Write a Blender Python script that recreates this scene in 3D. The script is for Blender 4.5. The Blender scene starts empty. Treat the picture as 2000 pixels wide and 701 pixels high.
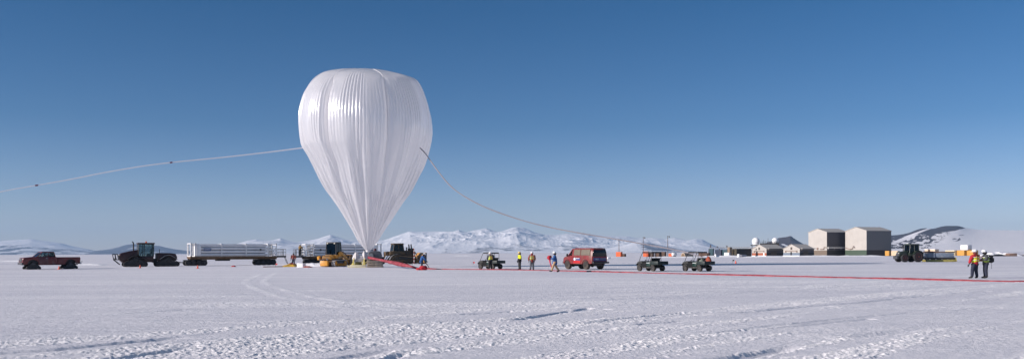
import math
ROLL = -math.atan(.0035)
HAZE = 4.6e-5
SKY = dict(alt=1500, air=1.0, dust=.0, oz=1.6, str=.096)
SKYT = [(0.0, (.64, .66, .94)), (.03, (.62, .645, .88)), (.134, (.26, .445, .67)), (.254, (.135, .385, .61)), (.33, (.19, .43, .68)), (.55, (1.05, .95, .86))]
SUN_E, SUN_C = 4.8, (1.0, .90, .85)
EXPO = 0.35
import bpy, bmesh, math, random
import numpy as np
from mathutils import Vector, Matrix, Euler, Quaternion

random.seed(7)
rng = np.random.default_rng(11)
C = bpy.context.scene
COL = C.collection
R = math.radians
H, F = 1.75, 1800.0                 # eye height in metres, focal length in photo pixels
SUN_AZ, SUN_EL = 19.4, 18.0         # shadows run this many degrees from +x towards +y

def hor(px): return 493.3 - 0.0035 * (px - 1000)
def depth(px, py): return H * F / (py - hor(px))
def gpt(px, py):
    d = depth(px, py); return ((px - 1000) / F * d, d)
def wpt(px, py, d): return Vector(((px - 1000) / F * d, d, H + (hor(px) - py) / F * d))

# ------------------------------------------------------------------ noise
def vnoise(x, y, seed=0):
    x = np.asarray(x, float); y = np.asarray(y, float)
    xi = np.floor(x).astype(np.int64); yi = np.floor(y).astype(np.int64)
    fx = x - xi; fy = y - yi
    fx = fx * fx * fx * (fx * (fx * 6 - 15) + 10); fy = fy * fy * fy * (fy * (fy * 6 - 15) + 10)
    def h(a, b):
        n = (a * 374761393 + b * 668265263 + seed * 982451653) & 0xFFFFFFFF
        n = ((n ^ (n >> 13)) * 1274126177) & 0xFFFFFFFF
        n = ((n ^ (n >> 16)) * 2246822519) & 0xFFFFFFFF
        return ((n ^ (n >> 15)) & 0xFFFFFF) / float(0xFFFFFF)
    a = h(xi, yi); b = h(xi + 1, yi); c = h(xi, yi + 1); d = h(xi + 1, yi + 1)
    return a + (b - a) * fx + (c - a) * fy + (a - b - c + d) * fx * fy
def fbm(x, y, o=4, seed=0, gain=.5, lac=2.03):
    s = 0; amp = 1; t = 0
    for i in range(o):
        s = s + amp * vnoise(x, y, seed + i * 17); t += amp; amp *= gain; x = x * lac + 13.1; y = y * lac + 7.7
    return s / t
def ridged(x, y, o=5, seed=0, gain=.55):
    s = 0; amp = 1; t = 0
    for i in range(o):
        s = s + amp * (1 - np.abs(2 * vnoise(x, y, seed + i * 19) - 1)); t += amp; amp *= gain; x = x * 2.03 + 3.3; y = y * 2.03 + 5.1
    return s / t
def sstep(a, b, x):
    t = np.clip((x - a) / (b - a), 0, 1); return t * t * (3 - 2 * t)

# ------------------------------------------------------------------ materials
MATS = {}
def mat(name, col, rough=.6, metal=0.0, var=.12, vscale=3.0, bump=0.0, bscale=20.0, dirt=None, dirt_amt=.0, dirt_z=None, spec=.5):
    if name in MATS: return MATS[name]
    m = bpy.data.materials.new(name); m.use_nodes = True
    nt = m.node_tree; N = nt.nodes; L = nt.links
    p = N['Principled BSDF']
    p.inputs['Roughness'].default_value = rough; p.inputs['Metallic'].default_value = metal
    p.inputs['Specular IOR Level'].default_value = spec
    tc = N.new('ShaderNodeTexCoord')
    nz = N.new('ShaderNodeTexNoise'); nz.inputs['Scale'].default_value = vscale; nz.inputs['Detail'].default_value = 6
    L.new(tc.outputs['Object'], nz.inputs['Vector'])
    mr = N.new('ShaderNodeMapRange'); mr.inputs['From Min'].default_value = .3; mr.inputs['From Max'].default_value = .7
    mr.inputs['To Min'].default_value = 1 - var; mr.inputs['To Max'].default_value = 1 + var
    L.new(nz.outputs['Fac'], mr.inputs['Value'])
    mx = N.new('ShaderNodeMix'); mx.data_type = 'RGBA'; mx.blend_type = 'MULTIPLY'; mx.inputs['Factor'].default_value = 1
    mx.inputs['A'].default_value = (*col, 1); L.new(mr.outputs['Result'], mx.inputs['B'])
    out = mx.outputs['Result']
    if dirt:
        n2 = N.new('ShaderNodeTexNoise'); n2.inputs['Scale'].default_value = 1.6; n2.inputs['Detail'].default_value = 8; n2.inputs['Roughness'].default_value = .65
        L.new(tc.outputs['Object'], n2.inputs['Vector'])
        r2 = N.new('ShaderNodeMapRange'); r2.inputs['From Min'].default_value = .62 - .5 * dirt_amt; r2.inputs['From Max'].default_value = .85 - .45 * dirt_amt
        L.new(n2.outputs['Fac'], r2.inputs['Value'])
        m2 = N.new('ShaderNodeMix'); m2.data_type = 'RGBA'; m2.inputs['B'].default_value = (*dirt, 1)
        L.new(r2.outputs['Result'], m2.inputs['Factor']); L.new(out, m2.inputs['A']); out = m2.outputs['Result']
    L.new(out, p.inputs['Base Color'])
    if bump:
        nb = N.new('ShaderNodeTexNoise'); nb.inputs['Scale'].default_value = bscale; nb.inputs['Detail'].default_value = 4
        L.new(tc.outputs['Object'], nb.inputs['Vector'])
        b = N.new('ShaderNodeBump'); b.inputs['Strength'].default_value = bump; b.inputs['Distance'].default_value = .03
        L.new(nb.outputs['Fac'], b.inputs['Height']); L.new(b.outputs['Normal'], p.inputs['Normal'])
    MATS[name] = m
    return m
def glass(name='window_glass', tint=(.72, .80, .80), keep=.9):
    if name in MATS: return MATS[name]
    m = bpy.data.materials.new(name); m.use_nodes = True
    nt = m.node_tree; N = nt.nodes; L = nt.links; N.remove(N['Principled BSDF'])
    t = N.new('ShaderNodeBsdfTransparent'); t.inputs['Color'].default_value = (*[c * keep for c in tint], 1)
    g = N.new('ShaderNodeBsdfGlossy'); g.inputs['Roughness'].default_value = .05
    f = N.new('ShaderNodeFresnel'); f.inputs['IOR'].default_value = 1.5
    mx = N.new('ShaderNodeMixShader'); L.new(f.outputs[0], mx.inputs[0]); L.new(t.outputs[0], mx.inputs[1]); L.new(g.outputs[0], mx.inputs[2])
    L.new(mx.outputs[0], N['Material Output'].inputs['Surface'])
    MATS[name] = m; return m

# ------------------------------------------------------------------ mesh builder
class B:
    def __init__(s): s.bm = bmesh.new()
    def _bev(s, faces, w, seg=2):
        if w <= 0: return
        ed = set()
        for f in faces: ed.update(f.edges)
        ed = [e for e in ed if len(e.link_faces) == 2 and e.calc_face_angle(0) > R(30)]
        if ed: bmesh.ops.bevel(s.bm, geom=ed, offset=w, segments=seg, affect='EDGES', profile=.5, clamp_overlap=True)
    def faces(s, vs, fs, bev=0, seg=2):
        v = [s.bm.verts.new(p) for p in vs]; out = []
        for f in fs:
            try: out.append(s.bm.faces.new([v[i] for i in f]))
            except ValueError: pass
        bmesh.ops.recalc_face_normals(s.bm, faces=out)
        s._bev(out, bev, seg); return s
    def hexa(s, p, bev=0, seg=2):
        return s.faces(p, [(3, 2, 1, 0), (4, 5, 6, 7), (0, 1, 5, 4), (1, 2, 6, 5), (2, 3, 7, 6), (3, 0, 4, 7)], bev, seg)
    def box(s, c, d, rot=None, bev=0, seg=2, top=1.0):
        x, y, z = [q / 2 for q in d]; t = top
        p = [Vector(q) for q in ((-x, -y, -z), (x, -y, -z), (x, y, -z), (-x, y, -z), (-x * t, -y * t, z), (x * t, -y * t, z), (x * t, y * t, z), (-x * t, y * t, z))]
        if rot: e = Euler(rot).to_matrix(); p = [e @ q for q in p]
        return s.hexa([q + Vector(c) for q in p], bev, seg)
    def b(s, x0, x1, y0, y1, z0, z1, bev=0, seg=2):
        return s.box(((x0 + x1) / 2, (y0 + y1) / 2, (z0 + z1) / 2), (abs(x1 - x0), abs(y1 - y0), abs(z1 - z0)), None, bev, seg)
    def prism(s, pts, y0, y1, bev=0, seg=2):          # outline in x,z pushed along y
        n = len(pts); vs = [(x, y0, z) for x, z in pts] + [(x, y1, z) for x, z in pts]
        fs = [tuple(range(n)), tuple(range(2 * n - 1, n - 1, -1))] + [(i, i + n, (i + 1) % n + n, (i + 1) % n) for i in range(n)]
        return s.faces(vs, fs, bev, seg)
    def loft(s, rings, cap=True):
        n = len(rings[0]); vs = [p for r in rings for p in r]; fs = []
        for k in range(len(rings) - 1):
            for i in range(n): fs.append((k * n + i, k * n + (i + 1) % n, (k + 1) * n + (i + 1) % n, (k + 1) * n + i))
        if cap: fs += [tuple(range(n - 1, -1, -1)), tuple(range((len(rings) - 1) * n, len(rings) * n))]
        return s.faces(vs, fs)
    def tube(s, pts, r, n=8, cap=True):
        pts = [Vector(p) for p in pts]
        if not hasattr(r, '__len__'): r = [r] * len(pts)
        rings = []; up = Vector((0, 0, 1))
        t0 = (pts[1] - pts[0]).normalized()
        if abs(t0.dot(up)) > .95: up = Vector((1, 0, 0))
        nrm = (up - t0 * up.dot(t0)).normalized(); prev = t0
        for i, p in enumerate(pts):
            t = ((pts[min(i + 1, len(pts) - 1)] - pts[max(i - 1, 0)])).normalized()
            nrm = prev.rotation_difference(t) @ nrm; prev = t; bi = t.cross(nrm)
            rings.append([p + (nrm * math.cos(2 * math.pi * k / n) + bi * math.sin(2 * math.pi * k / n)) * r[i] for k in range(n)])
        return s.loft(rings, cap)
    def cyl(s, p0, p1, r, r1=None, n=18, bev=0):
        p0, p1 = Vector(p0), Vector(p1); r1 = r if r1 is None else r1
        if not bev: return s.tube([p0, p1], [r, r1], n)
        d = (p1 - p0).normalized() * bev
        return s.tube([p0, p0 + d, p1 - d, p1], [r - bev, r, r1, r1 - bev], n)
    def bar(s, pts, w):                                # square bars joined end to end
        for a, b_ in zip(pts, pts[1:]): s.tube([a, b_], w * .7, 4)
        return s
    def lathe(s, prof, c=(0, 0, 0), axis='z', n=24):
        rings = []
        for r, h in prof:
            ring = []
            for k in range(n):
                a = 2 * math.pi * k / n; u, v = r * math.cos(a), r * math.sin(a)
                q = (u, v, h) if axis == 'z' else ((u, h, v) if axis == 'y' else (h, u, v))
                ring.append(Vector(q) + Vector(c))
            rings.append(ring)
        return s.loft(rings)
    def ell(s, c, r, nu=16, nv=10, fn=None):
        if not hasattr(r, '__len__'): r = (r, r, r)
        vs = []; c = Vector(c)
        for j in range(1, nv):
            ph = math.pi * j / nv
            for i in range(nu):
                th = 2 * math.pi * i / nu; d = Vector((math.sin(ph) * math.cos(th), math.sin(ph) * math.sin(th), math.cos(ph)))
                k = fn(d) if fn else 1
                vs.append(c + Vector((d.x * r[0], d.y * r[1], d.z * r[2])) * k)
        vs += [c + Vector((0, 0, r[2] * (fn(Vector((0, 0, 1))) if fn else 1))), c - Vector((0, 0, r[2] * (fn(Vector((0, 0, -1))) if fn else 1)))]
        fs = []
        for j in range(nv - 2):
            for i in range(nu): fs.append((j * nu + i, (j + 1) * nu + i, (j + 1) * nu + (i + 1) % nu, j * nu + (i + 1) % nu))
        t, bt = len(vs) - 2, len(vs) - 1
        for i in range(nu):
            fs.append((t, i, (i + 1) % nu)); fs.append((bt, (nv - 2) * nu + (i + 1) % nu, (nv - 2) * nu + i))
        return s.faces(vs, fs)
    def quad(s, a, b_, c, d, t=.015):                  # a thin panel with thickness t
        a, b_, c, d = map(Vector, (a, b_, c, d)); n = (b_ - a).cross(d - a).normalized() * t
        return s.hexa([a, b_, c, d, a + n, b_ + n, c + n, d + n])
    def build(s, name, m, parent=None, ang=35):
        me = bpy.data.meshes.new(name); s.bm.normal_update(); s.bm.to_mesh(me); s.bm.free()
        return link_mesh(name, me, m, parent, ang)
def link_mesh(name, me, m, parent=None, ang=35):
    me.polygons.foreach_set('use_smooth', [True] * len(me.polygons)); me.set_sharp_from_angle(angle=R(ang))
    ms = m if isinstance(m, (list, tuple)) else [m]
    if len(me.materials) == 1 and len(ms) == 1: me.materials[0] = ms[0]
    elif len(me.materials) == 0:
        for q in ms: me.materials.append(q)
    else:
        while len(me.materials) < len(ms): me.materials.append(None)
        for k, q in enumerate(ms): me.materials[k] = q
    o = bpy.data.objects.new(name, me); COL.objects.link(o)
    if parent: o.parent = parent
    return o
def tag(o, label, cat, group=None):
    o['label'] = label; o['category'] = cat
    if group: o['group'] = group
    return o
def thing(name, label, cat, loc=(0, 0, 0), rz=0, group=None, scale=1.0):
    o = bpy.data.objects.new(name, None); COL.objects.link(o); o.empty_display_size = .3
    if len(loc) == 2: loc = (loc[0], loc[1], gz(*loc))
    o.location = loc; o.rotation_euler = (0, 0, R(rz)); o.scale = (scale,) * 3
    return tag(o, label, cat, group)
def copy_tree(o, parent=None, skip=()):
    c = o.copy(); COL.objects.link(c)
    if parent: c.parent = parent
    for ch in list(o.children):
        if ch.name.split('.')[0] in skip: continue
        copy_tree(ch, c, skip)
    return c
def text_mesh(txt, size, name, m, parent, loc, rot, depth_=.004):
    cu = bpy.data.curves.new(name, 'FONT'); cu.body = txt; cu.size = size; cu.extrude = depth_; cu.align_x = 'CENTER'; cu.align_y = 'CENTER'
    o = bpy.data.objects.new(name, cu); COL.objects.link(o)
    dg = bpy.context.evaluated_depsgraph_get(); me = bpy.data.meshes.new_from_object(o.evaluated_get(dg))
    bpy.data.objects.remove(o); bpy.data.curves.remove(cu)
    r = link_mesh(name, me, m, parent); r.location = loc; r.rotation_euler = rot
    return r

def gz(x, y):                                          # the broad swell of the snow, used to stand things on it
    x = np.asarray(x, float); y = np.asarray(y, float)
    far = sstep(60, 20, np.hypot(x, y))
    z = (fbm(x / 26, y / 26, 2, 3) - .5) * .10 * (1 - .5 * far)
    return z if z.ndim else float(z)

# ------------------------------------------------------------------ shared parts
def wheel(parent, x, y, r, w, tyre_m, rim_m, name='wheel', lug=.03, n=30, rimr=.58):
    sgn = 1 if y > 0 else -1
    b = B(); w2 = w / 2
    prof = [(r * rimr, -w2 * .9), (r * .86, -w2), (r * .96, -w2 * .88), (r, -w2 * .6), (r, w2 * .6), (r * .96, w2 * .88), (r * .86, w2), (r * rimr, w2 * .9)]
    rings = []
    for pr, h in prof:
        ring = []
        for k in range(n * 2):
            a = math.pi * k / n; q = pr * (1 + (lug if (k // 2) % 2 and pr > r * .9 else 0) - (lug if pr > r * .9 else 0))
            ring.append((q * math.cos(a), h, q * math.sin(a)))
        rings.append(ring)
    b.loft(rings)
    o = b.build(name, tyre_m, parent); o.location = (x, y, r)
    rb = B(); d = sgn * w2
    rb.lathe([(r * rimr * 1.02, d * .5), (r * rimr * 1.02, d * .93), (r * rimr * .9, d * .95), (r * rimr * .8, d * .6), (r * .22, d * .62), (r * .2, d * .95), (.02, d * 1.0)], axis='y', n=20)
    rb.build('rim', rim_m, o)
    return o
def hull2(pts):
    pts = sorted(set((round(a, 5), round(b, 5)) for a, b in pts))
    def half(p):
        h = []
        for q in p:
            while len(h) > 1 and (h[-1][0] - h[-2][0]) * (q[1] - h[-2][1]) - (h[-1][1] - h[-2][1]) * (q[0] - h[-2][0]) <= 0: h.pop()
            h.append(q)
        return h
    lo = half(pts); up = half(pts[::-1]); return lo[:-1] + up[:-1]
def track(parent, circles, y, w, thick, tm, wm, lug=.16, names=None, inner=None):
    pts = [(cx + r * math.cos(a), cz + r * math.sin(a)) for cx, cz, r in circles for a in [2 * math.pi * k / 28 for k in range(28)]]
    hp = hull2(pts); n = len(hp)
    seg = [math.dist(hp[i], hp[(i + 1) % n]) for i in range(n)]; per = sum(seg)
    cnt = max(12, int(per / lug)) * 4
    out = []; inn = []; i = 0; acc = 0
    for k in range(cnt):
        d = per * k / cnt
        while acc + seg[i] < d: acc += seg[i]; i += 1
        t = (d - acc) / seg[i]; a, b_ = hp[i], hp[(i + 1) % n]
        p = (a[0] + (b_[0] - a[0]) * t, a[1] + (b_[1] - a[1]) * t)
        nx, nz = (b_[1] - a[1]) / seg[i], -(b_[0] - a[0]) / seg[i]
        th = thick * (1.0 if k % 4 < 2 else .55)
        q = (p[0] + nx * th, p[1] + nz * th); out.append((q[0], max(q[1], -.0))); inn.append(p)
    b = B(); y0, y1 = y - w / 2, y + w / 2
    vs = []; fs = []
    for o_, i_ in zip(out, inn): vs += [(o_[0], y0, o_[1]), (o_[0], y1, o_[1]), (i_[0], y1, i_[1]), (i_[0], y0, i_[1])]
    for k in range(cnt):
        a = 4 * k; c = 4 * ((k + 1) % cnt)
        for j in range(4): fs.append((a + j, a + (j + 1) % 4, c + (j + 1) % 4, c + j))
    b.faces(vs, fs)
    o = b.build('track', tm, parent, 25)
    ctr = (sum(p[0] for p in hp) / n, sum(p[1] for p in hp) / n)
    B().prism([(ctr[0] + (p[0] - ctr[0]) * .93, ctr[1] + (p[1] - ctr[1]) * .9) for p in hp], y - w * .22, y + w * .22).build('track_guide', BLK, o, 25)
    for k, (cx, cz, r) in enumerate(circles + (inner or [])):
        nm = names[k] if names and k < len(names) else 'road_wheel'
        w_ = B(); s = 1 if y > 0 else -1
        w_.lathe([(r * .96, -w * .4), (r * .96, w * .4), (r * .8, w * .42), (r * .7, w * .3), (r * .25, w * .3), (r * .22, w * .44), (.01, w * .45)] if s > 0 else
                 [(r * .96, w * .4), (r * .96, -w * .4), (r * .8, -w * .42), (r * .7, -w * .3), (r * .25, -w * .3), (r * .22, -w * .44), (.01, -w * .45)], c=(cx, y, cz), axis='y', n=18)
        w_.build(nm, wm, o)
    return o
def cab(parent, bx, tx, bw, tw, z0, z1, fm, gm, pil=.05, roof=.12, over=.08, roof_m=None, mid=None, panes='FRLB', name='cab_frame'):
    """bx,tx = (rear,front) x at the sill and under the roof; bw,tw = half widths there"""
    bc = {'rl': (bx[0], bw, z0), 'rr': (bx[0], -bw, z0), 'fl': (bx[1], bw, z0), 'fr': (bx[1], -bw, z0)}
    tc_ = {'rl': (tx[0], tw, z1), 'rr': (tx[0], -tw, z1), 'fl': (tx[1], tw, z1), 'fr': (tx[1], -tw, z1)}
    f = B()
    for k in bc: f.tube([bc[k], tc_[k]], pil, 6)
    for a, b_ in (('rl', 'rr'), ('fl', 'fr'), ('rl', 'fl'), ('rr', 'fr')):
        f.tube([tc_[a], tc_[b_]], pil, 6); f.tube([bc[a], bc[b_]], pil, 6)
    if mid is not None:
        for s in (1, -1): f.tube([(bx[0] + (bx[1] - bx[0]) * mid, s * bw, z0), (tx[0] + (tx[1] - tx[0]) * mid, s * tw, z1)], pil * .9, 6)
    f.build(name, fm, parent)
    if roof:
        B().b(tx[0] - over, tx[1] + over, -tw - over, tw + over, z1, z1 + roof, min(.05, roof * .4)).build('cab_roof', roof_m or fm, parent)
    L = Vector; e = pil * .3
    if 'F' in panes: B().quad(bc['fr'], bc['fl'], tc_['fl'], tc_['fr'], .012).build('windshield', gm, parent)
    if 'B' in panes: B().quad(bc['rl'], bc['rr'], tc_['rr'], tc_['rl'], .012).build('rear_window', gm, parent)
    if 'L' in panes: B().quad(bc['fl'], bc['rl'], tc_['rl'], tc_['fl'], .012).build('side_window', gm, parent)
    if 'R' in panes: B().quad(bc['rr'], bc['fr'], tc_['fr'], tc_['rr'], .012).build('side_window', gm, parent)
def box_part(name, m, parent, *a, bev=.02): return B().b(*a, bev=bev).build(name, m, parent)

# colours
RUB = mat('black_rubber', (.018, .018, .02), .85, var=.3, bump=.3)
RUBD = mat('dusty_rubber', (.032, .028, .026), .9, var=.35, dirt=(.10, .078, .062), dirt_amt=.3)
BLK = mat('black_paint', (.02, .021, .024), .5, var=.2)
DGREY = mat('dark_grey_paint', (.055, .058, .065), .55, var=.2)
STEEL = mat('worn_steel', (.32, .32, .33), .4, .6, var=.25)
WHITE = mat('white_paint', (.78, .78, .78), .45, var=.06)
GLS = glass()
GLS_DK = glass('dark_glass', (.35, .42, .43), .6)
LAMP = mat('lamp_lens', (.75, .72, .62), .15, var=.05)
TAIL = mat('tail_lens', (.4, .02, .02), .2)
ORANGE = mat('orange_paint', (.62, .13, .035), .6, var=.2)
# ------------------------------------------------------------------ red pickup on tracks
MRED = mat('maroon_paint', (.13, .018, .02), .32, var=.15, dirt=(.16, .11, .1), dirt_amt=.18)
MAR2 = mat('maroon_door_paint', (.10, .03, .035), .35, var=.2, dirt=(.14, .10, .10), dirt_amt=.3)
CHR = mat('chrome_trim', (.5, .5, .5), .25, .9)
def pickup():
    x, y = gpt(97, 524.8)
    t = thing('tracked_pickup', 'dark red extended cab pickup truck riding on four triangular tracks', 'pickup truck', (x, y), 221)
    t.scale = (.90, 1, 1)
    # lower body: side outline with wheel arches, forward is +x
    def arch(cx, r, z0, n=9): return [(cx + r * math.cos(a), z0 + r * .8 * math.sin(a)) for a in [math.pi * k / n for k in range(n + 1)]]
    o = [(3.5, .62), (3.52, 1.0), (3.46, 1.22), (3.38, 1.36), (2.6, 1.44), (1.92, 1.5), (1.85, 1.42), (-.62, 1.46), (-.66, 1.42), (-.68, .58)]
    o += [(1.55, .55)] + arch(2.28, .68, .62)[::-1] + [(3.0, .62)]
    b = B(); b.prism(o, -.98, .98, .05)
    b.build('body', MRED, t)
    bed = [(-.70, .58), (-.70, 1.44), (-3.5, 1.44), (-3.55, 1.30), (-3.52, .70), (-3.05, .66)] + arch(-2.35, .68, .64)[::-1] + [(-1.6, .58)]
    b = B()
    for s in (1, -1): b.prism(bed, s * .80, s * .99, .03)
    b.b(-3.5, -.7, -.8, .8, .85, .95); b.b(-.8, -.7, -.8, .8, .6, 1.44)
    b.build('cargo_bed', MRED, t)
    tg = box_part('tailgate', MAR2, t, -3.55, -3.49, -.8, .8, .78, 1.44)
    box_part('handle', BLK, tg, -3.58, -3.55, -.12, .12, 1.28, 1.34, bev=.01)
    cab(t, (-.45, 1.85), (-.30, 1.12), .92, .78, 1.46, 2.03, MRED, GLS, .05, .07, .03, MRED, mid=.42)
    for s in (1, -1):
        d = box_part('door', MAR2, t, .45, 1.62, s * .975, s * 1.0, .62, 1.46, bev=.01); box_part('handle', CHR, d, .55, .75, s * 1.0, s * 1.02, 1.28, 1.33, bev=.005)
        box_part('door', MRED, t, -.35, .42, s * .975, s * .996, .62, 1.46, bev=.01)
        w = B().ell((1.42, s * 1.13, 1.62), (.07, .11, .12)).b(1.38, 1.46, s * .95, s * 1.1, 1.56, 1.6).build('side_mirror', BLK, t)
        B().ell((3.40, s * .74, 1.2), (.10, .15, .11)).build('headlight', LAMP, t)
        B().b(-3.57, -3.5, s * .84, s * .97, 1.05, 1.38).build('taillight', TAIL, t)
        B().cyl((.0 - 1.35, s * .985, 1.18), (-1.35, s * 1.0, 1.18), .08).build('fuel_cap', MAR2, t)
    b = B().b(3.45, 3.66, -.98, .98, .55, .82, .05); b.build('front_bumper', DGREY, t)
    b = B().b(3.46, 3.55, -.56, .56, .88, 1.26, .02)
    b.build('grille', DGREY, t)
    B().b(-3.75, -3.52, -.9, .9, .6, .78, .03).build('rear_bumper', CHR, t)
    b = B()
    for s in (1, -1): b.b(.0, .55, s * .15, s * .75, 1.05, 1.7, .08).b(.0, .6, s * .15, s * .75, .95, 1.15, .05)
    b.b(1.2, 1.8, -.85, .85, 1.2, 1.5, .05); b.build('seats', BLK, t)
    b = B().b(-3.4, 3.3, -.5, .5, .5, .62).cyl((2.28, -.85, .58), (2.28, .85, .58), .09).cyl((-2.3, -.85, .58), (-2.3, .85, .58), .09); b.build('chassis', BLK, t)
    for cx in (2.2, -2.38):
        for s in (1, -1):
            track(t, [(cx - .72, .17, .13), (cx + .72, .17, .13), (cx + .05, .66, .24)], s * .82, .36, .04, RUB, DGREY, .12,
                  ['idler', 'idler', 'drive_wheel'], [(cx - .35, .14, .1), (cx, .14, .1), (cx + .35, .14, .1)])
    for cx in (2.28, -2.35): B().b(cx - .62, cx + .62, -.8, .8, .62, 1.25, .05).build('wheel_well', BLK, t)
    B().tube([(-3.72, 0, .85), (-4.15, 0, .88)], .03).build('tow_hitch', BLK, t)
    return t

# ------------------------------------------------------------------ red articulated tractor on four tracks
TRED = mat('dark_red_paint', (.038, .007, .009), .35, var=.2, dirt=(.05, .04, .038), dirt_amt=.15)
def quad_tractor():
    x, y = gpt(284, 520.8)
    t = thing('articulated_tractor', 'dark red articulated tractor on four big triangular tracks, exhaust stack beside its cab', 'tractor', (x, y), 209)
    o = [(3.25, .75), (3.35, 1.2), (3.3, 1.7), (3.1, 1.85), (2.0, 2.12), (.95, 2.3), (.85, 2.3), (.85, 1.0), (1.5, .75)]
    b = B().prism(o, -.62, .62, .08, 3); b.build('hood', TRED, t)
    B().b(3.3, 3.4, -.5, .5, .95, 1.65, .03).build('grille', BLK, t)
    for s in (1, -1): B().b(3.33, 3.43, s * .3, s * .5, 1.5, 1.66, .02).build('headlight', LAMP, t)
    B().b(-1.0, 3.1, -.5, .5, .6, 1.1, .05).b(-.95, .9, -.8, .8, .95, 1.35, .04).build('front_frame', TRED, t)
    cab(t, (-.95, 1.0), (-1.0, .95), .78, .72, 1.4, 3.08, BLK, GLS, .05, .16, .12, TRED, mid=.62)
    B().b(-.7, -.15, -.3, .3, 1.4, 1.75, .06).b(-.78, -.62, -.3, .3, 1.7, 2.4, .06).build('seat', BLK, t)
    B().tube([(.75, 0, 1.4), (.45, 0, 2.0)], .04).lathe([(.17, -.02), (.2, 0), (.17, .02)], c=(.42, 0, 2.02)).build('steering_column', BLK, t)
    B().tube([(1.45, -.55, 2.1), (1.45, -.55, 3.1), (1.5, -.55, 3.3), (1.62, -.55, 3.42)], [.09, .09, .075, .075], 10).build('exhaust_stack', BLK, t)
    for s in (.45, -.45): B().lathe([(.06, 3.24), (.06, 3.42), (.02, 3.46)], c=(-.1, s, 0), n=12).build('beacon', ORANGE, t)
    # front guard: two hoops and the braces down to the snow
    b = B()
    for s in (.42, -.42):
        o_ = .42 if s < 0 else 0
        b.bar([(3.4, s, .95), (4.05 - o_, s, .98), (4.2 - o_, s, 1.68), (3.9 - o_, s, 1.70), (3.8 - o_, s, 1.0)], .075)
    b.bar([(4.1, .42, 1.1), (3.68, -.42, 1.1)], .08); b.bar([(4.2, .42, 1.66), (3.78, -.42, 1.66)], .06)
    for s in (.35, -.35): b.bar([(4.05, s, 1.0), (3.25, s, .3)], .08)
    b.build('front_guard', BLK, t)
    # rear module
    o = [(-4.0, .9), (-4.05, 1.3), (-3.85, 1.72), (-3.2, 1.84), (-1.5, 1.86), (-1.35, 1.8), (-1.35, .75), (-3.6, .7)]
    B().prism(o, -.62, .62, .07, 3).build('rear_body', TRED, t)
    B().b(-1.5, -.8, -.25, .25, .55, .95, .05).cyl((-1.15, 0, .45), (-1.15, 0, 1.1), .18).build('articulation_joint', BLK, t)
    B().tube([(-1.75, .45, 1.8), (-1.75, .45, 2.38)], .035).build('breather_pipe', BLK, t)
    b = B().b(-1.42, -1.34, -.75, .75, .9, 1.85, .02); b.build('ladder_panel', BLK, t)
    for cx, sx in ((1.35, 1), (-2.75, 1)):
        for s in (1, -1):
            track(t, [(cx - 1.18, .34, .28), (cx + 1.22, .34, .28), (cx, .86, .42)], s * 1.08, .62, .06, RUB, BLK, .2,
                  ['idler', 'idler', 'drive_wheel'], [(cx - .55, .26, .2), (cx, .26, .2), (cx + .55, .26, .2)])
            f = B(); pts = [(cx - 1.25, 1.0), (cx - .45, 1.5), (cx - .1, 1.58), (cx + .4, 1.48), (cx + 1.05, 1.02)]
            for a, c in zip(pts, pts[1:]):
                f.hexa([(a[0], s * .78, a[1] - .04), (c[0], s * .78, c[1] - .04), (c[0], s * 1.38, c[1] - .04), (a[0], s * 1.38, a[1] - .04),
                        (a[0], s * .78, a[1]), (c[0], s * .78, c[1]), (c[0], s * 1.38, c[1]), (a[0], s * 1.38, a[1])])
            f.build('fender', STEEL if cx < 0 else BLK, t)
    B().tube([(-4.0, 0, .6), (-4.75, 0, .52)], .06).build('drawbar', BLK, t)
    return t

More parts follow.
